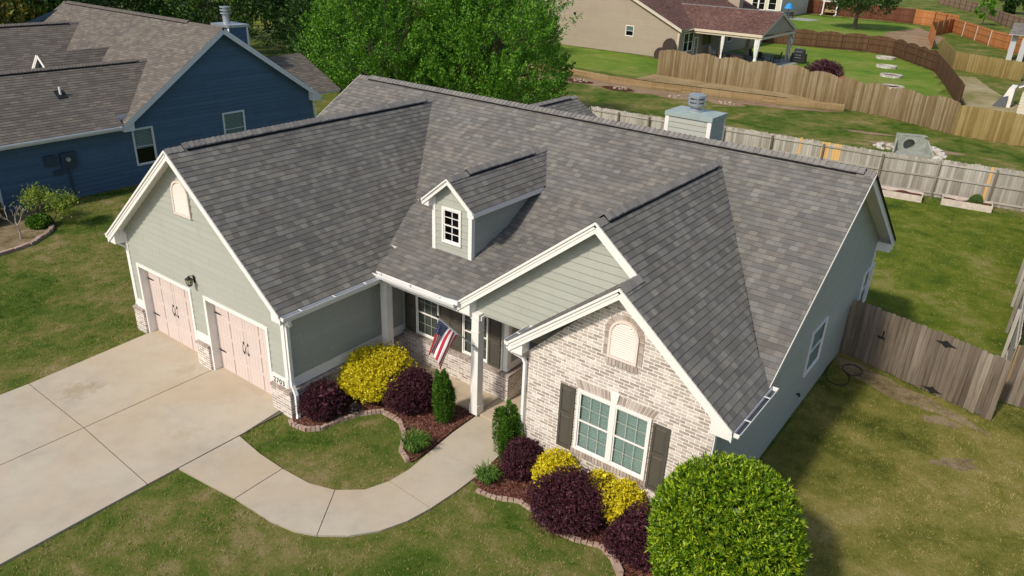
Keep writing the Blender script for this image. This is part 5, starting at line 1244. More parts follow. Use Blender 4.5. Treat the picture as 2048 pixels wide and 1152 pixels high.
# neighbour's bed: sapling, bare twig shrub, green shrub
T = thing('young_tree', 'spindly young tree with pale green leaves in the neighbour bed', 'sapling', (-10.3, 2.05, 0)); mb = MB(); ends = []
def branch(p, d, L, r, k):
    q = p+d*L; mb.tube([p, p.lerp(q, .5)+V((random.uniform(-.03, .03),)*3), q], [r, r*.8, r*.6], 5)
    if k == 0: ends.append(q); return
    for i in range(3):
        e = (d+V((random.uniform(-.8, .8), random.uniform(-.8, .8), random.uniform(-.2, .5)))).normalized(); branch(q, e, L*random.uniform(.55, .8), r*.6, k-1)
branch(V((0, 0, 0)), V((-.55, -.2, .75)).normalized(), .6, .05, 3); branch(V((0, 0, 0)), V((.3, .35, .8)).normalized(), .55, .035, 3); mb.build('trunk', M['bark'], T)
P = np.concatenate([np.array(e)+rng.normal(0, .16, (44, 3)) for e in ends]); fastmesh('crown', leaves(P, rng.normal(size=P.shape)+np.array([0, 0, .4]), rng.uniform(.07, .13, len(P)), rng.uniform(.03, .06, len(P))), 4, M['l_sap'], T)
mb = MB(); ends = []; branch(V((0, 0, 0)), V((.2, -.1, 1)).normalized(), .55, .035, 3); T = thing('bare_twig_shrub', 'small leafless pale twig shrub at the left edge', 'shrub', (-9.75, .75, 0)); mb.build('twigs', paint('pale_twig', (.42, .36, .31), .9), T)
shrub('low_green_shrub', 'low dark green shrub at the foot of the young tree', 'shrub', -10.5, 1.75, .42, .45, 1800, .09, .04, 'l_cyp', None, 71, .6)
shrub('brown_shrub', 'brownish shrub against the blue house corner at the left edge', 'shrub', -12.4, .4, .8, 1.1, 3000, .12, .05, 'l_ytree', None, 72, .6)

# ================================================================== NEIGHBOUR HOUSES
def planes(sh_, sb_, P, exp=EXP, t=.10):
    for k, q in enumerate(P): shq(sh_, *q, u0=37.3*k, exp=exp); slabq(sb_, *q, t=t)
M['whiteB'] = paint('bluish_white_trim', (.62, .64, .66), .55, .05)
# ---- blue house
B = thing('blue_house', 'navy blue clapboard house with faded brown shingle roof on the left', 'house', (-13, 12, 0)); bo = V((-13, 12, 0))
def bp(m_, nm, mats, par=None, **k):
    """meshes are written in world coordinates; shift them to the house's base"""
    m_.v = [(v[0]-bo.x, v[1]-bo.y, v[2]-bo.z) for v in m_.v]; return m_.build(nm, mats, par or B, **k)
sh_, sb_ = MB(), MB(); kB = .685; eB = 6.45-kB*5.4
planes(sh_, sb_, [((-28, 6.6, eB), (-12.62, 6.6, eB), (-12.62, 12, 6.45), (-28, 12, 6.45)), ((-12.62, 17.4, eB), (-28, 17.4, eB), (-28, 12, 6.45), (-12.62, 12, 6.45)),
  ((-18.6, -4, 2.78), (-18.6, 9.6, 2.78), (-15.6, 9.6, 4.9), (-15.6, -4, 4.9)),
  ((-20.1, -1, 2.8), (-20.1, 10.9, 2.8), (-24.3, 10.9, 5.74), (-24.3, -1, 5.74)), ((-28.5, -1, 2.8), (-28.5, 10.9, 2.8), (-24.3, 10.9, 5.74), (-24.3, -1, 5.74)),
  ((-19.4, 13.5, 2.78), (-19.4, 19.0, 2.78), (-16.1, 19.0, 4.35), (-16.1, 13.5, 4.35))])
def wingplane(xe_, z0_, xr__, zr__, y0_, y1_, cut, lo):
    v_ = V((xr__-xe_, 0, zr__-z0_)); vt__ = v_.length; vc = .5/abs(xr__-xe_)*vt__; v_.normalize(); L = y1_-y0_; c = cut-y0_
    P = [(0, 0), (c, 0), (c, vc), (L, vc), (L, vt__), (0, vt__)] if lo else [(0, vc), (c, vc), (c, 0), (L, 0), (L, vt__), (0, vt__)]
    shpoly(sh_, (xe_, y0_, z0_), (0, 1, 0), v_, P, du=300+y0_)
    at = lambda y, t_: (xe_+(xr__-xe_)*t_, y, z0_+(zr__-z0_)*t_); tc = vc/vt__
    a, b_ = (y0_, cut) if lo else (cut, y1_); slabq(sb_, at(a, 0), at(b_, 0), at(b_, 1), at(a, 1))
    a, b_ = (cut, y1_) if lo else (y0_, cut); slabq(sb_, at(a, tc), at(b_, tc), at(b_, 1), at(a, 1))
sb_.prism([(-13.1, 6.58, 2.7), (-13.1, 6.58, 3.12), (-13.1, 7.3, 3.16)], (-.03, 0, 0))
wingplane(-12.6, 2.78, -15.6, 4.9, -4, 9.6, 6.62, True); wingplane(-12.85, 2.78, -16.1, 4.35, 13.5, 19.0, 17.38, False)
rb = bp(sh_, 'roof', M['shingB']); bp(sb_, 'roof_deck', M['whiteB'])
cb, vb_ = MB(), MB()
ridge(cb, vb_, (-28, 12, 6.45), (-12.62, 12, 6.45), kB, kB, -Y, (.3, 2.9)); ridge(cb, vb_, (-15.6, -4, 4.9), (-15.6, 9.7, 4.9), .7, .7, X, (.1, .55)); ridge(cb, vb_, (-24.3, -1, 5.74), (-24.3, 10.9, 5.74), .7, .7, X, (.1, .6))
bp(cb, 'ridge_cap', M['capB'], rb); bp(vb_, 'ridge_vent', M['vent'], rb)
wb = MB(); Fb = frame((-13, 0, 0), Y, X)
BWn = [(7.1, .82, .98, 1.66), (11.62, .86, 1.22, 1.66)]
lap(wb, Fb, [(-3.7, -.05), (17.1, -.05), (17.1, eB+.2), (12, 6.45-.14), (6.75, eB-.02), (-3.7, eB-.1)], exp=.19, holes=[(a+.05, a+c-.05, b+.05, b+d-.05) for a, b, c, d in BWn])
lap(wb, frame((-28, 17.1, 0), X, Y), [(0, 0), (15, 0), (15, 2.8), (0, 2.8)]); lap(wb, frame((-27.7, 17.1, 0), -Y, -X), [(0, 0), (15, 0), (15, 2.8), (5.1, 6.3), (0, 2.8)])
bp(wb, 'siding_wall', M['blue'])
for x0_, x1_, xm_, zt_, ze__, yf in ((-18.2, -13, -15.6, 4.75, 2.9, -3.7), (-28, -20.5, -24.3, 5.6, 2.95, -.7)):
    wb = MB(); lap(wb, frame((0, yf, 0), X, -Y), [(x0_, 0), (x1_, 0), (x1_, ze__), (xm_, zt_), (x0_, ze__)], exp=.19); lap(wb, frame((x0_, 0, 0), -Y, -X), [(-6.8, 0), (-yf, 0), (-yf, 2.8), (-6.8, 2.8)], exp=.19); bp(wb, 'siding_wall', M['blue'])
    wb = MB(); rake(wb, (x0_-.4, yf-.3, ze__-.2), (xm_, yf-.3, zt_+.15), Y); rake(wb, (xm_, yf-.3, zt_+.15), (x1_+.4, yf-.3, ze__-.2), Y); bp(wb, 'fascia', M['whiteB'])
wcl = MB(); wcl.box(-13.02, -12.99, 1.46, 1.62, 0, 2.5); 
tr = MB()
rake(tr, (-12.62, 6.6, eB), (-12.62, 12, 6.45), -X, h=.22); rake(tr, (-12.62, 12, 6.45), (-12.62, 17.4, eB), -X, h=.22)
for z_, a in ((6.62, 1), (17.38, -1)): tr.prism([(-12.66, z_, eB-.28), (-12.66, z_+a*.5, eB-.28), (-12.66, z_+a*.5, eB+.18), (-12.66, z_, eB-.07)], (-.33, 0, 0))
tr.prism([(-12.62, -4, 2.57), (-12.62, -4, 2.75), (-12.98, -4, 2.57)], (0, 10.6, 0))
bp(tr, 'fascia', M['whiteB'])
tr = MB(); tr.fb(Fb, 1.40, 1.54, 0, 2.6, .003, .03); bp(tr, 'corner_board', M['whiteB'])
def shift_tree(o):
    o.location = (o.location.x-bo.x, o.location.y-bo.y, o.location.z-bo.z)
for q, l_ in zip(BWn, ('window half open with the blind down to the middle', None)):
    w_ = window(B, (-13, q[0], q[1]), Y, X, q[2], q[3], 1, 1, 'glassT', trim=.06, fr='whiteB', blind_frac=.55 if l_ else 1, label=l_); shift_tree(w_)
gm = MB(); gutter(gm, (-12.59, -4, 2.76), (-12.59, 6.5, 2.76), X, straps=False); bp(gm, 'gutter', gu)
gm = MB(); gm.tube([(-12.7, 17.45, eB-.1), (-12.7, 17.5, eB-.35), (-12.9, 17.2, eB-.5), (-12.93, 17.15, .2)], .05, 6); bp(gm, 'downspout', M['whiteB'])
mm = MB()
for (a0, a1, b0, b1, c) in ((3.95, 4.55, 1.35, 2.0, .16), (3.35, 3.75, 1.55, 1.98, .12), (3.62, 3.95, 1.12, 1.32, .1)): mm.fb(Fb, a0, a1, b0, b1, .017, c)
mm.tube([Fb(4.2, 1.36, .06), Fb(4.2, .0, .06)], .035, 7); ub = bp(mm, 'utility_box', paint('dark_blue_box', (.035, .055, .08), .5))
mm = MB(); mm.tube([Fb(4.2, 1.72, .16), Fb(4.2, 1.72, .24)], .09, 12); bp(mm, 'meter', M['metal'], ub)
mm = MB(); mm.tube([(-14.36, 5.09, 4.0), (-14.36, 5.09, 4.35)], .045, 10); bp(mm, 'vent_pipe', M['white']); mm = MB(); mm.prism([(-14.55, 4.9, 4.165), (-14.17, 4.9, 3.9), (-14.17, 5.28, 3.9), (-14.55, 5.28, 4.165)], (.015, 0, .02)); bp(mm, 'pipe_flashing', M['black'])
dd_ = MB(); Fd_ = frame((0, 6.75, 0), X, -Y); xd = -19.4
lap(dd_, Fd_, [(xd-.75, 3.2), (xd+.75, 3.2), (xd+.75, 4.25), (xd, 4.9), (xd-.75, 4.25)]); dro = bp(dd_, 'dormer', M['blue'])
s3, b3 = MB(), MB(); planes(s3, b3, [((xd+1.0, 6.5, 4.12), (xd+1.0, 9.0, 4.12), (xd, 9.95, 5.04), (xd, 6.5, 5.04))[:0] or ((xd+1.0, 6.5, 4.12), (xd+1.0, 9.9, 4.12), (xd, 9.9, 5.04), (xd, 6.5, 5.04)), ((xd-1.0, 6.5, 4.12), (xd-1.0, 9.9, 4.12), (xd, 9.9, 5.04), (xd, 6.5, 5.04))])
rake(b3, (xd-1, 6.5, 4.12), (xd, 6.5, 5.04), Y); rake(b3, (xd, 6.5, 5.04), (xd+1, 6.5, 4.12), Y)
bp(s3, 'dormer_roof', M['shingB'], dro); bp(b3, 'dormer_trim', M['white'], dro)
cc_ = MB(); x0, x1, ya, yb_ = -16.9, -15.5, 14.2, 15.3
for F, L in ((frame((x0, ya, 0), X, -Y), x1-x0), (frame((x1, ya, 0), Y, X), yb_-ya), (frame((x1, yb_, 0), -X, Y), x1-x0), (frame((x0, yb_, 0), -Y, -X), yb_-ya)): lap(cc_, F, [(0, 3), (L, 3), (L, 6.05), (0, 6.05)])
co_ = bp(cc_, 'chimney', M['blue']); cc_ = MB(); cc_.box(x0-.07, x1+.07, ya-.07, yb_+.07, 6.05, 6.17); bp(cc_, 'chimney_cap', M['metal'], co_)
cc_ = MB(); cc_.box(x1-.09, x1+.02, ya-.025, ya-.003, 3, 6.04); cc_.box(x1+.003, x1+.025, yb_-.1, yb_, 3, 6.04); bp(cc_, 'corner_board', M['white'], co_)
cc_ = MB(); fz = 6.17; cxx, cyy = -16.4, 14.7; lathe(cc_, cxx, cyy, [(.18, fz), (.18, fz+.45)]);
for z in (fz+.45, fz+.6, fz+.75): lathe(cc_, cxx, cyy, [(.20, z), (.27, z+.01), (.27, z+.07), (.2, z+.08)])
lathe(cc_, cxx, cyy, [(.15, fz+.45), (.15, fz+.8), (.001, fz+.84)]); bp(cc_, 'flue_cap', M['metal'], co_)

# ---- tan house with the covered patio
TN = thing('tan_house', 'tan clapboard house with red-brown roof and covered patio behind the scalloped fence', 'house', (-13.4, 62.7, 0)); bo = V((-13.4, 62.7, 0))
B_keep = B; B = TN
sh_, sb_ = MB(), MB(); xe, ze_, kT = -13.0, 3.22, .455; xr_ = -23; zr_ = ze_+kT*(xe-xr_)
planes(sh_, sb_, [((xe, 62.35, ze_), (xe, 87, ze_), (xr_, 87, zr_), (xr_, 62.35, zr_)), ((-33, 62.35, ze_), (-33, 87, ze_), (xr_, 87, zr_), (xr_, 62.35, zr_)),
   ((-16.8, 65.1, 3.2), (-5.9, 65.1, 3.2), (-5.9, 70.1, 5.05), (-16.8, 70.1, 5.05)), ((-5.9, 75.1, 3.2), (-16.8, 75.1, 3.2), (-16.8, 70.1, 5.05), (-5.9, 70.1, 5.05))], exp=.16)
rb = bp(sh_, 'roof', M['shingR']); bp(sb_, 'roof_deck', M['soffit'])
cb, vb_ = MB(), MB(); ridge(cb, vb_, (-17, 70.1, 5.05), (-5.9, 70.1, 5.05), .37, .37, -Y); bp(cb, 'ridge_cap', M['cap'], rb)
wb = MB(); Ft = frame((0, 62.7, 0), X, -Y)
lap(wb, Ft, [(-33, -.3), (-13.4, -.3), (-13.4, 3.2), (xr_, zr_-.2), (-33, 3.2)], exp=.2, holes=[(-19.3, -18.45, 2.05, 3.0)])
Fr2 = frame((-13.4, 0, 0), Y, X); lap(wb, Fr2, [(62.7, -.1), (86.8, -.1), (86.8, 3.2), (62.7, 3.2)], exp=.2, holes=[(64.0, 66.1, .95, 2.7), (68.6, 70.6, 1.3, 2.6), (75.3, 76.5, 1.1, 2.5), (80.3, 81.4, 1.4, 2.5)])
bp(wb, 'siding_wall', M['tan'])
wb = MB(); lap(wb, frame((-6.05, 65.4, 0), Y, X), [(0, 3.1), (9.4, 3.1), (4.7, 4.85)], exp=.2); bp(wb, 'patio_gable', M['tan'])
tr = MB(); rake(tr, (-33, 62.35, ze_), (xr_, 62.35, zr_), Y, h=.25); rake(tr, (xr_, 62.35, zr_), (xe, 62.35, ze_), Y, h=.25)
for P, Q in (((-5.9, 65.1, 3.2), (-5.9, 70.1, 5.05)), ((-5.9, 70.1, 5.05), (-5.9, 75.1, 3.2))): rake(tr, P, Q, -X, h=.22)
tr.box(-12.9, -5.95, 65.08, 65.11, 2.95, 3.17); tr.box(-12.9, -5.95, 65.2, 65.45, 2.75, 2.95); tr.box(-6.2, -5.95, 65.46, 74.8, 2.75, 2.95); tr.box(-12.9, -5.95, 74.8, 75.0, 2.75, 2.95)
M['beige'] = paint('beige_trim', (.60, .50, .38), .6, .06)
bp(tr, 'fascia', M['beige'])
tr = MB(); tr.fb(Ft, -13.5, -13.36, 0, 3.15, .003, .03); tr.fb(Fr2, 62.7, 62.84, 0, 3.15, .003, .03); bp(tr, 'corner_board', M['beige'])
tr = MB(); tr.tube([(-12.9, 64.9, 3.1), (-13.1, 63.3, 3.0), (-13.3, 62.6, 2.7), (-13.32, 62.6, .2)], .06, 6); bp(tr, 'downspout', M['beige'])
def nbw(par, O, u, n, w_, h_, **k):
    o = window(par, O, u, n, w_, h_, **k); shift_tree(o); return o
nbw(TN, (-19.35, 62.7, 2.0), X, -Y, .95, 1.05, cols=1, rows=1, blind_frac=.55, label='small high window in the tan gable wall')
nbw(TN, (-13.4, 63.95, .9), Y, X, 1.1, 1.85, cols=1, rows=1, blind=False, glass='glassD'); nbw(TN, (-13.4, 65.05, .9), Y, X, 1.1, 1.85, cols=1, rows=1, blind=False, glass='glassD')
nbw(TN, (-13.4, 68.55, 1.25), Y, X, 2.1, 1.4, cols=2, rows=1, blind=False, glass='glassD', fr='taupe'); nbw(TN, (-13.4, 75.25, 1.05), Y, X, 1.3, 1.5, cols=1, rows=1, blind=False, glass='glassD'); nbw(TN, (-13.4, 80.25, 1.35), Y, X, 1.2, 1.2, cols=1, rows=1)
nbw(TN, (-13.4, 66.5, .05), Y, X, 1.0, 2.15, cols=1, rows=1, blind=False, glass='glassT', trim=.13, name='patio_door')
tr = MB(); tr.tube([(-25.6, 62.7, 3.7), (-25.6, 62.55, 3.7)], .12, 8); bp(tr, 'wall_spotlight', M['black'])
cc_ = MB(); cc_.box(-16.6, -15.2, 82, 83.2, 3, 7.6); bp(cc_, 'chimney', M['tan'])
for x, y, m_ in ((-10.1, 65.5, 'fdark'), (-6.35, 65.5, 'beige'), (-6.35, 74.6, 'beige'), (-10.6, 74.6, 'fdark')):
    tr = MB(); tr.box(x-.09, x+.09, y-.09, y+.09, 0, 2.75); bp(tr, 'patio_post', M[m_])
for a, b_ in (((-9.9, 65.35), 0),): pass
B = B_keep
slab('patio_slab', [[(-13.35, 64.8), (-4.6, 64.8), (-4.6, 75.2), (-13.35, 75.2)]], M['greyconc'], .04)
polysheet('patio_rug', [(-7.4, 66.2), (-4.8, 66.6), (-4.9, 69.4), (-7.6, 69)], paint('pale_rug', (.42, .50, .54), .9), .05, 'structure')
M['cloth'] = paint('white_cloth', (.72, .71, .68), .85, .05); M['tanc'] = paint('tan_cloth', (.50, .43, .32), .85, .08); M['wick'] = paint('dark_wicker', (.035, .022, .018), .8, .3, 20)
def curtain(label, x, y, m_, w0=.32, tie=1.0, z0=.08, z1=2.75, bands=None):
    mb = MB(); n = 22; rings = []
    for j in range(15):
        z = z0+(z1-z0)*j/14; k = .28+.42*min(1, abs(z-tie)/1.1)**.8; rings.append([V((w0*k*math.cos(6.283*i/n)*(1+.15*math.sin(i*2.3)), w0*.7*k*math.sin(6.283*i/n)*(1+.2*math.cos(i*3.1)), z)) for i in range(n)])
    for j in range(14):
        for i in range(n): mb.poly([rings[j][i], rings[j][(i+1) % n], rings[j+1][(i+1) % n], rings[j+1][i]], 1 if bands and (i+j*2) % 8 < 2 else 0)
    o = mb.build('curtain', [M[m_], M['black']], smooth=True); o.location = (x, y, 0); tag(o, label, 'curtain', 'tied curtains on the patio posts')
curtain('white curtain by the brown post at the near side of the patio', -9.85, 65.25, 'cloth', .22); curtain('white tied curtain on the near right patio post', -6.35, 65.2, 'cloth', .36)
curtain('white curtain with black twist on the far right patio post', -6.2, 74.9, 'cloth', .26, bands=True); curtain('tan tied curtain at the far side of the patio', -10.6, 74.3, 'tanc', .36, 1.9, z1=2.7)
def chair(label, x, y, a, m_='wick', group='dark chairs round the patio table'):
    T = thing('patio_chair', label, 'chair', (x, y, .05), group); T.rotation_euler = (0, 0, a)
    mb = MB(); mb.box(-.28, .28, -.28, .28, .36, .44); mb.build('seat', M[m_], T); mb = MB(); mb.hexa([(-.28, .24, .44), (.28, .24, .44), (.28, .29, .44), (-.28, .29, .44), (-.26, .34, 1.05), (.26, .34, 1.05), (.26, .39, 1.05), (-.26, .39, 1.05)]); mb.build('backrest', M[m_], T)
    for s_ in (-1, 1):
        mb = MB(); mb.box(s_*.30-.025, s_*.30+.025, -.26, .3, .62, .66); mb.box(s_*.30-.02, s_*.30+.02, -.26, -.22, .0, .62); mb.build('armrest', M[m_], T)
        for q in (-.24, .24): mb = MB(); mb.tube([(s_*.24, q, 0), (s_*.24, q, .36)], .02, 6); mb.build('leg', M[m_], T)
chair('dark patio chair at the left end of the patio table', -8.9, 71.6, 1.4); chair('dark patio chair in front of the patio table', -7.6, 70.3, 3.1); chair('dark patio chair at the right end of the patio table', -6.3, 71.7, -1.5)
chair('grey reclining chair beyond the patio by the grill', -6.2, 77.2, -.5, 'metal', 'loose garden chairs'); chair('pale chair by the tan house wall under the patio roof', -12.7, 70.0, 1.6, 'cloth', 'loose garden chairs')
T = thing('patio_table', 'glass topped patio table with dark legs under the patio roof', 'table', (-7.6, 71.7, .05)); mb = MB(); mb.box(-.9, .9, -.5, .5, .70, .73); mb.build('tabletop', M['greyconc'], T)
for a in (-.8, .8):
    for b_ in (-.42, .42): mb = MB(); mb.box(a-.03, a+.03, b_-.03, b_+.03, 0, .70); mb.build('leg', M['wick'], T)
T = thing('patio_sofa', 'dark wicker sofa with a red cushion near the scalloped fence', 'sofa', (-9.2, 67.4, .05))
mb = MB(); mb.box(-1.0, 1.0, -.4, .4, .08, .42); mb.build('seat', M['wick'], T); mb = MB(); mb.box(-1.0, 1.0, -.55, -.4, .08, .85); mb.build('backrest', M['wick'], T)
for s_ in (-1, 1): mb = MB(); mb.box(s_*1.0-.1, s_*1.0+.1, -.4, .4, .08, .62); mb.build('armrest', M['wick'], T)
mb = MB(); mb.hexa([(-.8, -.3, .425), (-.4, -.3, .425), (-.4, .05, .425), (-.8, .05, .425), (-.74, -.36, .72), (-.46, -.36, .72), (-.46, -.2, .75), (-.74, -.2, .75)]); mb.build('cushion', paint('red_fabric', (.35, .03, .05), .8), T)
T = thing('patio_heater', 'thin dark patio heater pole on a round base by the house wall', 'heater', (-12.2, 71.4, .05)); mb = MB(); lathe(mb, 0, 0, [(.0, .0), (.28, .0), (.28, .06), (.03, .10), (.03, 1.9), (.0, 1.9)], 12); mb.build('pole', M['black'], T); mb = MB(); lathe(mb, 0, 0, [(.03, 1.9), (.25, 2.0), (.25, 2.05), (0, 2.15)], 12); mb.build('hood', M['black'], T)
T = thing('covered_grill', 'barbecue grill under a black cover on the far lawn edge', 'grill', (-4.7, 73.6, 0))
mb = MB(); mb.hexa([(-.75, -.38, .1), (.75, -.38, .1), (.75, .38, .1), (-.75, .38, .1), (-.7, -.34, .95), (.7, -.34, .95), (.7, .34, .95), (-.7, .34, .95)]); prof = [(-.34, .95), (-.30, 1.2), (-.16, 1.36), (.05, 1.4), (.25, 1.28), (.34, .95)]
mb.prism([(-.5, a, b_) for a, b_ in prof], X*1.0); mb.build('cover', M['black'], T)
for z in (.55, .8, 1.12): mb = MB(); mb.box(-.32, .32, -.43, -.40, z, z+.03); mb.build('handle', M['metal'], T)
for i, (x, rr) in enumerate(((-14.9, .62), (-14.0, .68))):
    T = thing('round_tabletop', ('left' if i == 0 else 'right')+' dark round tabletop leaning behind the scalloped fence', 'tabletop', (x, 62.0, .15 if i else 0), 'dark round tabletops leaning by the tan house'); mb = MB()
    mb.prism([(rr*math.cos(6.283*k/24), .0+.2*math.sin(6.283*k/24), .75+i*.75+rr*math.sin(6.283*k/24)) for k in range(24)], (0, .06, 0)); mb.build('top', M['wick'], T)
    mb = MB(); mb.tube([(-.3, .25, 0), (-.1, .1, .8+i*.7)], .03, 6); mb.tube([(.3, .25, 0), (.1, .1, .8+i*.7)], .03, 6); mb.build('leg', M['wick'], T)
# small dog house
T = thing('dog_house', 'small orange-roofed dog house peeking over the scalloped fence', 'dog house', (3.4, 59.0, 0)); mb = MB(); mb.box(-.5, .5, -.5, .5, 0, .8); mb.build('wall', M['forange'], T); mb = MB(); mb.prism([(-.65, -.65, .75), (0, -.65, 1.25), (.65, -.65, .75)], (0, 1.3, 0)); mb.build('roof', paint('orange_red_roof', (.40, .12, .07), .8), T)
# ---- cream house far behind
CH = thing('cream_house', 'cream clapboard house with blue-grey windows at the top edge of the view', 'house', (-25.5, 128, 0)); B = CH; bo = V((-25.5, 128, 0))
wb = MB(); Fc = frame((0, 128, 0), X, -Y); lap(wb, Fc, [(-42, -.1), (-25.5, -.1), (-25.5, 4.2), (-42, 4.2)], exp=.25, holes=[(-30.6, -28.4, 1, 3.0), (-27.7, -26.3, 1.1, 3)]); lap(wb, frame((-25.5, 0, 0), Y, X), [(128, -.1), (142.5, -.1), (142.5, 4.2), (128, 4.2)], exp=.25); bp(wb, 'siding_wall', M['cream'])
for q in ((-30.7, .9, 1.2), (-29.5, .9, 1.2), (-27.8, 1.0, 1.5)): nbw(CH, (q[0], 128, q[1]), X, -Y, q[2], 2.2, cols=1, rows=1, blind=False, glass='glassT', trim=.1)
nbw(CH, (-25.5, 139.5, 1.4), Y, X, 1.2, 1.5, cols=1, rows=1, blind=False, glass='glassD', trim=.1)
tr = MB(); tr.box(-25.6, -25.45, 127.9, 128.05, 0, 4.2); tr.box(-25.6, -25.45, 142.4, 142.6, 0, 4.2); bp(tr, 'corner_board', M['white'])
sh_, sb_ = MB(), MB(); planes(sh_, sb_, [((-25, 127.5, 4.2), (-25, 143, 4.2), (-33.7, 143, 8), (-33.7, 127.5, 8)), ((-42.4, 127.5, 4.2), (-42.4, 143, 4.2), (-33.7, 143, 8), (-33.7, 127.5, 8))], exp=.25); bp(sh_, 'roof', M['shingB']); bp(sb_, 'roof_deck', M['white'])
slab('far_patio', [[(-25.5, 126.5), (-19.5, 125.0), (-19, 130), (-25.4, 131.5)]], M['greyconc'], .03)
T = thing('umbrella_table', 'garden table with a folded bright blue umbrella beside the cream house', 'table', (-24.3, 128.5, 0)); mb = MB(); lathe(mb, 0, 0, [(0, .7), (.75, .7), (.75, .76), (0, .76)], 14); mb.build('tabletop', M['wick'], T); mb = MB(); mb.tube([(0, 0, 0), (0, 0, 2.4)], .04, 6); mb.build('pole', M['wick'], T)
mb = MB(); lathe(mb, 0, 0, [(.75, 1.5), (.5, 2.1), (.05, 2.4)], 12); mb.build('umbrella', paint('bright_blue_cloth', (.02, .25, .65), .7), T)
for i, (x, y) in enumerate(((-25.0, 127.2), (-23.3, 127.4))): chair(('left' if i == 0 else 'right')+' dark chair beside the blue umbrella table', x, y, 2.6+i, 'wick', 'chairs beside the blue umbrella table')
T = thing('swing_frame', 'white wooden swing frame against the red-brown fence', 'swing', (-21.2, 142.0, 0)); 
for x in (-1.2, 1.2): mb = MB(); mb.box(x-.1, x+.1, -.1, .1, 0, 2.3); mb.box(x-.09, x+.09, -.9, .9, -.01, .15); mb.build('post', M['cloth'], T)
mb = MB(); mb.box(-1.5, 1.5, -.12, .12, 2.301, 2.5); mb.build('crossbeam', M['cloth'], T); mb = MB(); mb.box(-.9, .9, -.3, .2, .5, .58); mb.box(-.9, .9, .2, .26, .5, 1.0); mb.build('swing_seat', M['timber'], T)
# ---- grey-white house with a porch, far right
RH = thing('porch_house', 'pale grey house with a small gabled porch at the upper right edge', 'house', (12.5, 98, 0)); B = RH; bo = V((12.5, 98, 0))
M['palegrey'] = siding('pale_grey_siding', (.42, .43, .43))
wb = MB(); lap(wb, frame((14.2, 0, 0), -Y, -X), [(-112, 0), (-98, 0), (-98, 2.9), (-112, 2.9)], exp=.25); lap(wb, frame((0, 98, 0), X, -Y), [(14.2, 0), (28, 0), (28, 2.9), (14.2, 2.9)], exp=.25); lap(wb, frame((14.2, 0, 0), -Y, -X), [(-112, 2.9), (-102, 2.9), (-102, 6), (-112, 6)], exp=.25); bp(wb, 'siding_wall', M['palegrey'])
for x, y in ((11.9, 98.1), (13.0, 97.6)): tr = MB(); tr.box(x-.28, x+.28, y-.28, y+.28, 0, 2.9); bp(tr, 'porch_post', M['palegrey'])
sh_, sb_ = MB(), MB(); planes(sh_, sb_, [((11.3, 97, 2.9), (15, 97, 2.9), (15, 99.3, 4.0), (11.3, 99.3, 4.0)), ((15, 101.6, 2.9), (11.3, 101.6, 2.9), (11.3, 99.3, 4.0), (15, 99.3, 4.0)), ((13.8, 102, 6), (28, 102, 6), (28, 107, 8.5), (13.8, 107, 8.5))], exp=.25); bp(sh_, 'roof', M['shing']); bp(sb_, 'roof_deck', M['whiteB'])
tr = MB(); tr.prism([(11.45, 97.2, 2.9), (11.45, 101.4, 2.9), (11.45, 99.3, 3.85)], (.05, 0, 0)); bp(tr, 'gable', M['palegrey'])
RG = thing('white_house', 'pale clapboard house whose corner shows at the right edge beside the straw lawn', 'house', (16.6, 66.6, 0)); B = RG; bo = V((16.6, 66.6, 0))
wb = MB(); lap(wb, frame((16.6, 0, 0), -Y, -X), [(-66.6, 0), (-54, 0), (-54, 2.8), (-66.6, 2.8)], exp=.2); lap(wb, frame((16.6, 66.6, 0), X, Y), [(0, 0), (12, 0), (12, 2.8), (0, 2.8)], exp=.2); lap(wb, frame((16.6, 54, 0), X, -Y), [(0, 0), (12, 0), (12, 2.8), (0, 2.8)], exp=.2); bp(wb, 'siding_wall', M['cream'])
tr = MB(); tr.box(16.48, 16.7, 66.5, 66.72, 0, 2.8); bp(tr, 'corner_board', M['whiteB'])
sh_, sb_ = MB(), MB(); planes(sh_, sb_, [((16.3, 53.6, 2.8), (16.3, 67, 2.8), (21.8, 67, 6), (21.8, 53.6, 6)), ((28.2, 53.6, 2.8), (28.2, 67, 2.8), (21.8, 67, 6), (21.8, 53.6, 6))], exp=.2); bp(sh_, 'roof', M['shing']); bp(sb_, 'roof_deck', M['white'])
T = thing('covered_lounger', 'white and grey covered garden seat at the right edge by the pale house', 'garden seat', (15.1, 63.6, 0)); mb = MB(); mb.prism([(-.4, -1, 0), (.5, -1, 0), (.5, -1, 1.5), (.1, -1, 1.5)], (0, 2.2, 0)); mb.build('cover', M['cloth'], T); mb = MB(); mb.prism([(-.7, -1.3, 0), (.2, -1.3, 0), (.2, -1.3, .9), (-.3, -1.3, .7)], (0, 1.0, 0)); mb.build('base', paint('grey_cloth', (.10, .11, .12), .8), T)
# small white canopy between the trees
T = thing('small_canopy', 'small white canopy on the lawn just past the blue house', 'canopy', (-35.2, 36, 0)); mb = MB(); mb.hexa([(-1, -1, 1.6), (1, -1, 1.6), (1, 1, 1.6), (-1, 1, 1.6), (-.1, -.1, 2.1), (.1, -.1, 2.1), (.1, .1, 2.1), (-.1, .1, 2.1)]); mb.build('roof', M['cloth'], T)
for a in (-.9, .9):
    for b_ in (-.9, .9): mb = MB(); mb.tube([(a, b_, 0), (a, b_, 1.6)], .03, 5); mb.build('leg', M['metal'], T)

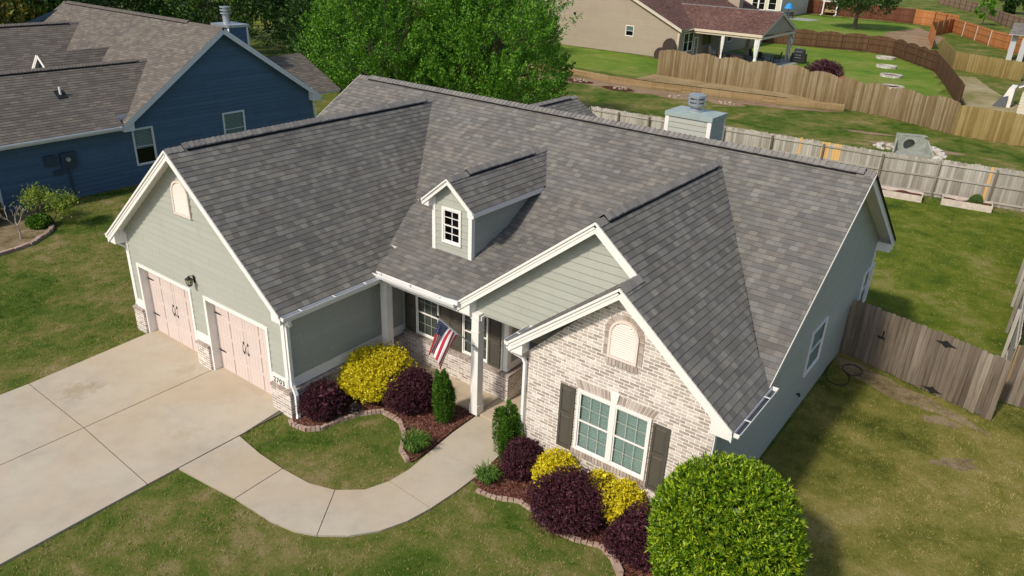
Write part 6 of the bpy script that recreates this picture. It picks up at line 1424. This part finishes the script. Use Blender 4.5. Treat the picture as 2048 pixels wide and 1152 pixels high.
# ================================================================== GRASS BLADES
def blades(name, poly, holes, dens, L, Wd, mat, label, clump=.5):
    P_ = np.array(poly); a0, a1, b0, b1 = P_[:, 0].min(), P_[:, 0].max(), P_[:, 1].min(), P_[:, 1].max(); n = int((a1-a0)*(b1-b0)*dens)
    xy = np.stack([rng.uniform(a0, a1, n), rng.uniform(b0, b1, n)], 1)
    nc = int(n*clump/14); cc = np.stack([rng.uniform(a0, a1, nc), rng.uniform(b0, b1, nc)], 1); xy[:nc*14] = np.repeat(cc, 14, 0)+rng.normal(0, .035, (nc*14, 2))
    ok = pip(xy[:, 0], xy[:, 1], poly)
    for h in holes: ok &= ~pip(xy[:, 0], xy[:, 1], h)
    xy = xy[ok]; n = len(xy); print(name, n)
    h = L*rng.uniform(.4, 1.25, n)*(1+.35*np.sin(xy[:, 0]*1.7+np.sin(xy[:, 1]*2.3))*np.sin(xy[:, 1]*1.3)); a = rng.uniform(0, 6.283, n); w_ = Wd*rng.uniform(.6, 1.3, n)
    base = np.stack([xy[:, 0], xy[:, 1], np.zeros(n)], 1); s_ = np.stack([-np.sin(a), np.cos(a), np.zeros(n)], 1)*w_[:, None]*.5
    tip = base+np.stack([np.cos(a)*h*rng.uniform(.3, 1.3, n), np.sin(a)*h*rng.uniform(.3, 1.3, n), h*rng.uniform(.5, 1, n)], 1)
    o = fastmesh(name, np.stack([base-s_, base+s_, tip], 1), 3, mat); struct(o, 'stuff'); o['label'] = label; o['category'] = 'grass'; return o
M['grassS'] = grassmat('worn_side_lawn', [(.045, .062, .010), (.105, .120, .020), (.185, .180, .036), (.27, .235, .065), (.36, .30, .12)], s1=.30, s2=1.3)
M['bladeS'] = grassmat('worn_blade', [(.030, .055, .008), (.090, .115, .018), (.19, .19, .034), (.29, .26, .065), (.38, .32, .13)], True)
SIDE = [(16.4, 2.0), (18.2, -.5), (19.0, -3), (26, -3), (26, 12.3), (20.5, 12.35), (20.4, 11.2), (16.4, 12.3)]
polysheet('side_lawn', SIDE, M['grassS'], .005)
DRV = [(.42, .2), (.72, -3.4), (.9, -14), (6.75, -14), (6.56, -3.55), (6.55, -1.2), (6.42, .2)]
HSE = [(-.1, 0), (6.9, -.05), (6.9, 2.8), (12.1, 2.9), (12.1, 2.2), (16.35, 2.2), (16.35, 14.2), (-.1, 14.2)]
WKP = WI+WO[::-1]
blades('grass', [(-14, -9), (26, -9), (26, 13.5), (18, 16), (-2, 16), (-13, 9)], [SIDE, DRV, HSE, WKP, BED1, BED2, BED3, [(16.3, 14), (17.2, 12.3), (16.5, 9), (15, 9)]], 640, .050, .010, M['blade'], 'short mown front and side lawn with brown patches')
blades('grass', SIDE, [HSE, BED2, BED1], 640, .05, .010, M['bladeS'], 'worn yellowish brown grass of the side lawn right of the house')
blades('grass', [(15.5, 12.4), (20.2, 12.4), (20, 32), (8, 31), (14, 20)], [HSE], 150, .06, .018, M['blade'], 'greener grass of the fenced back lawn')
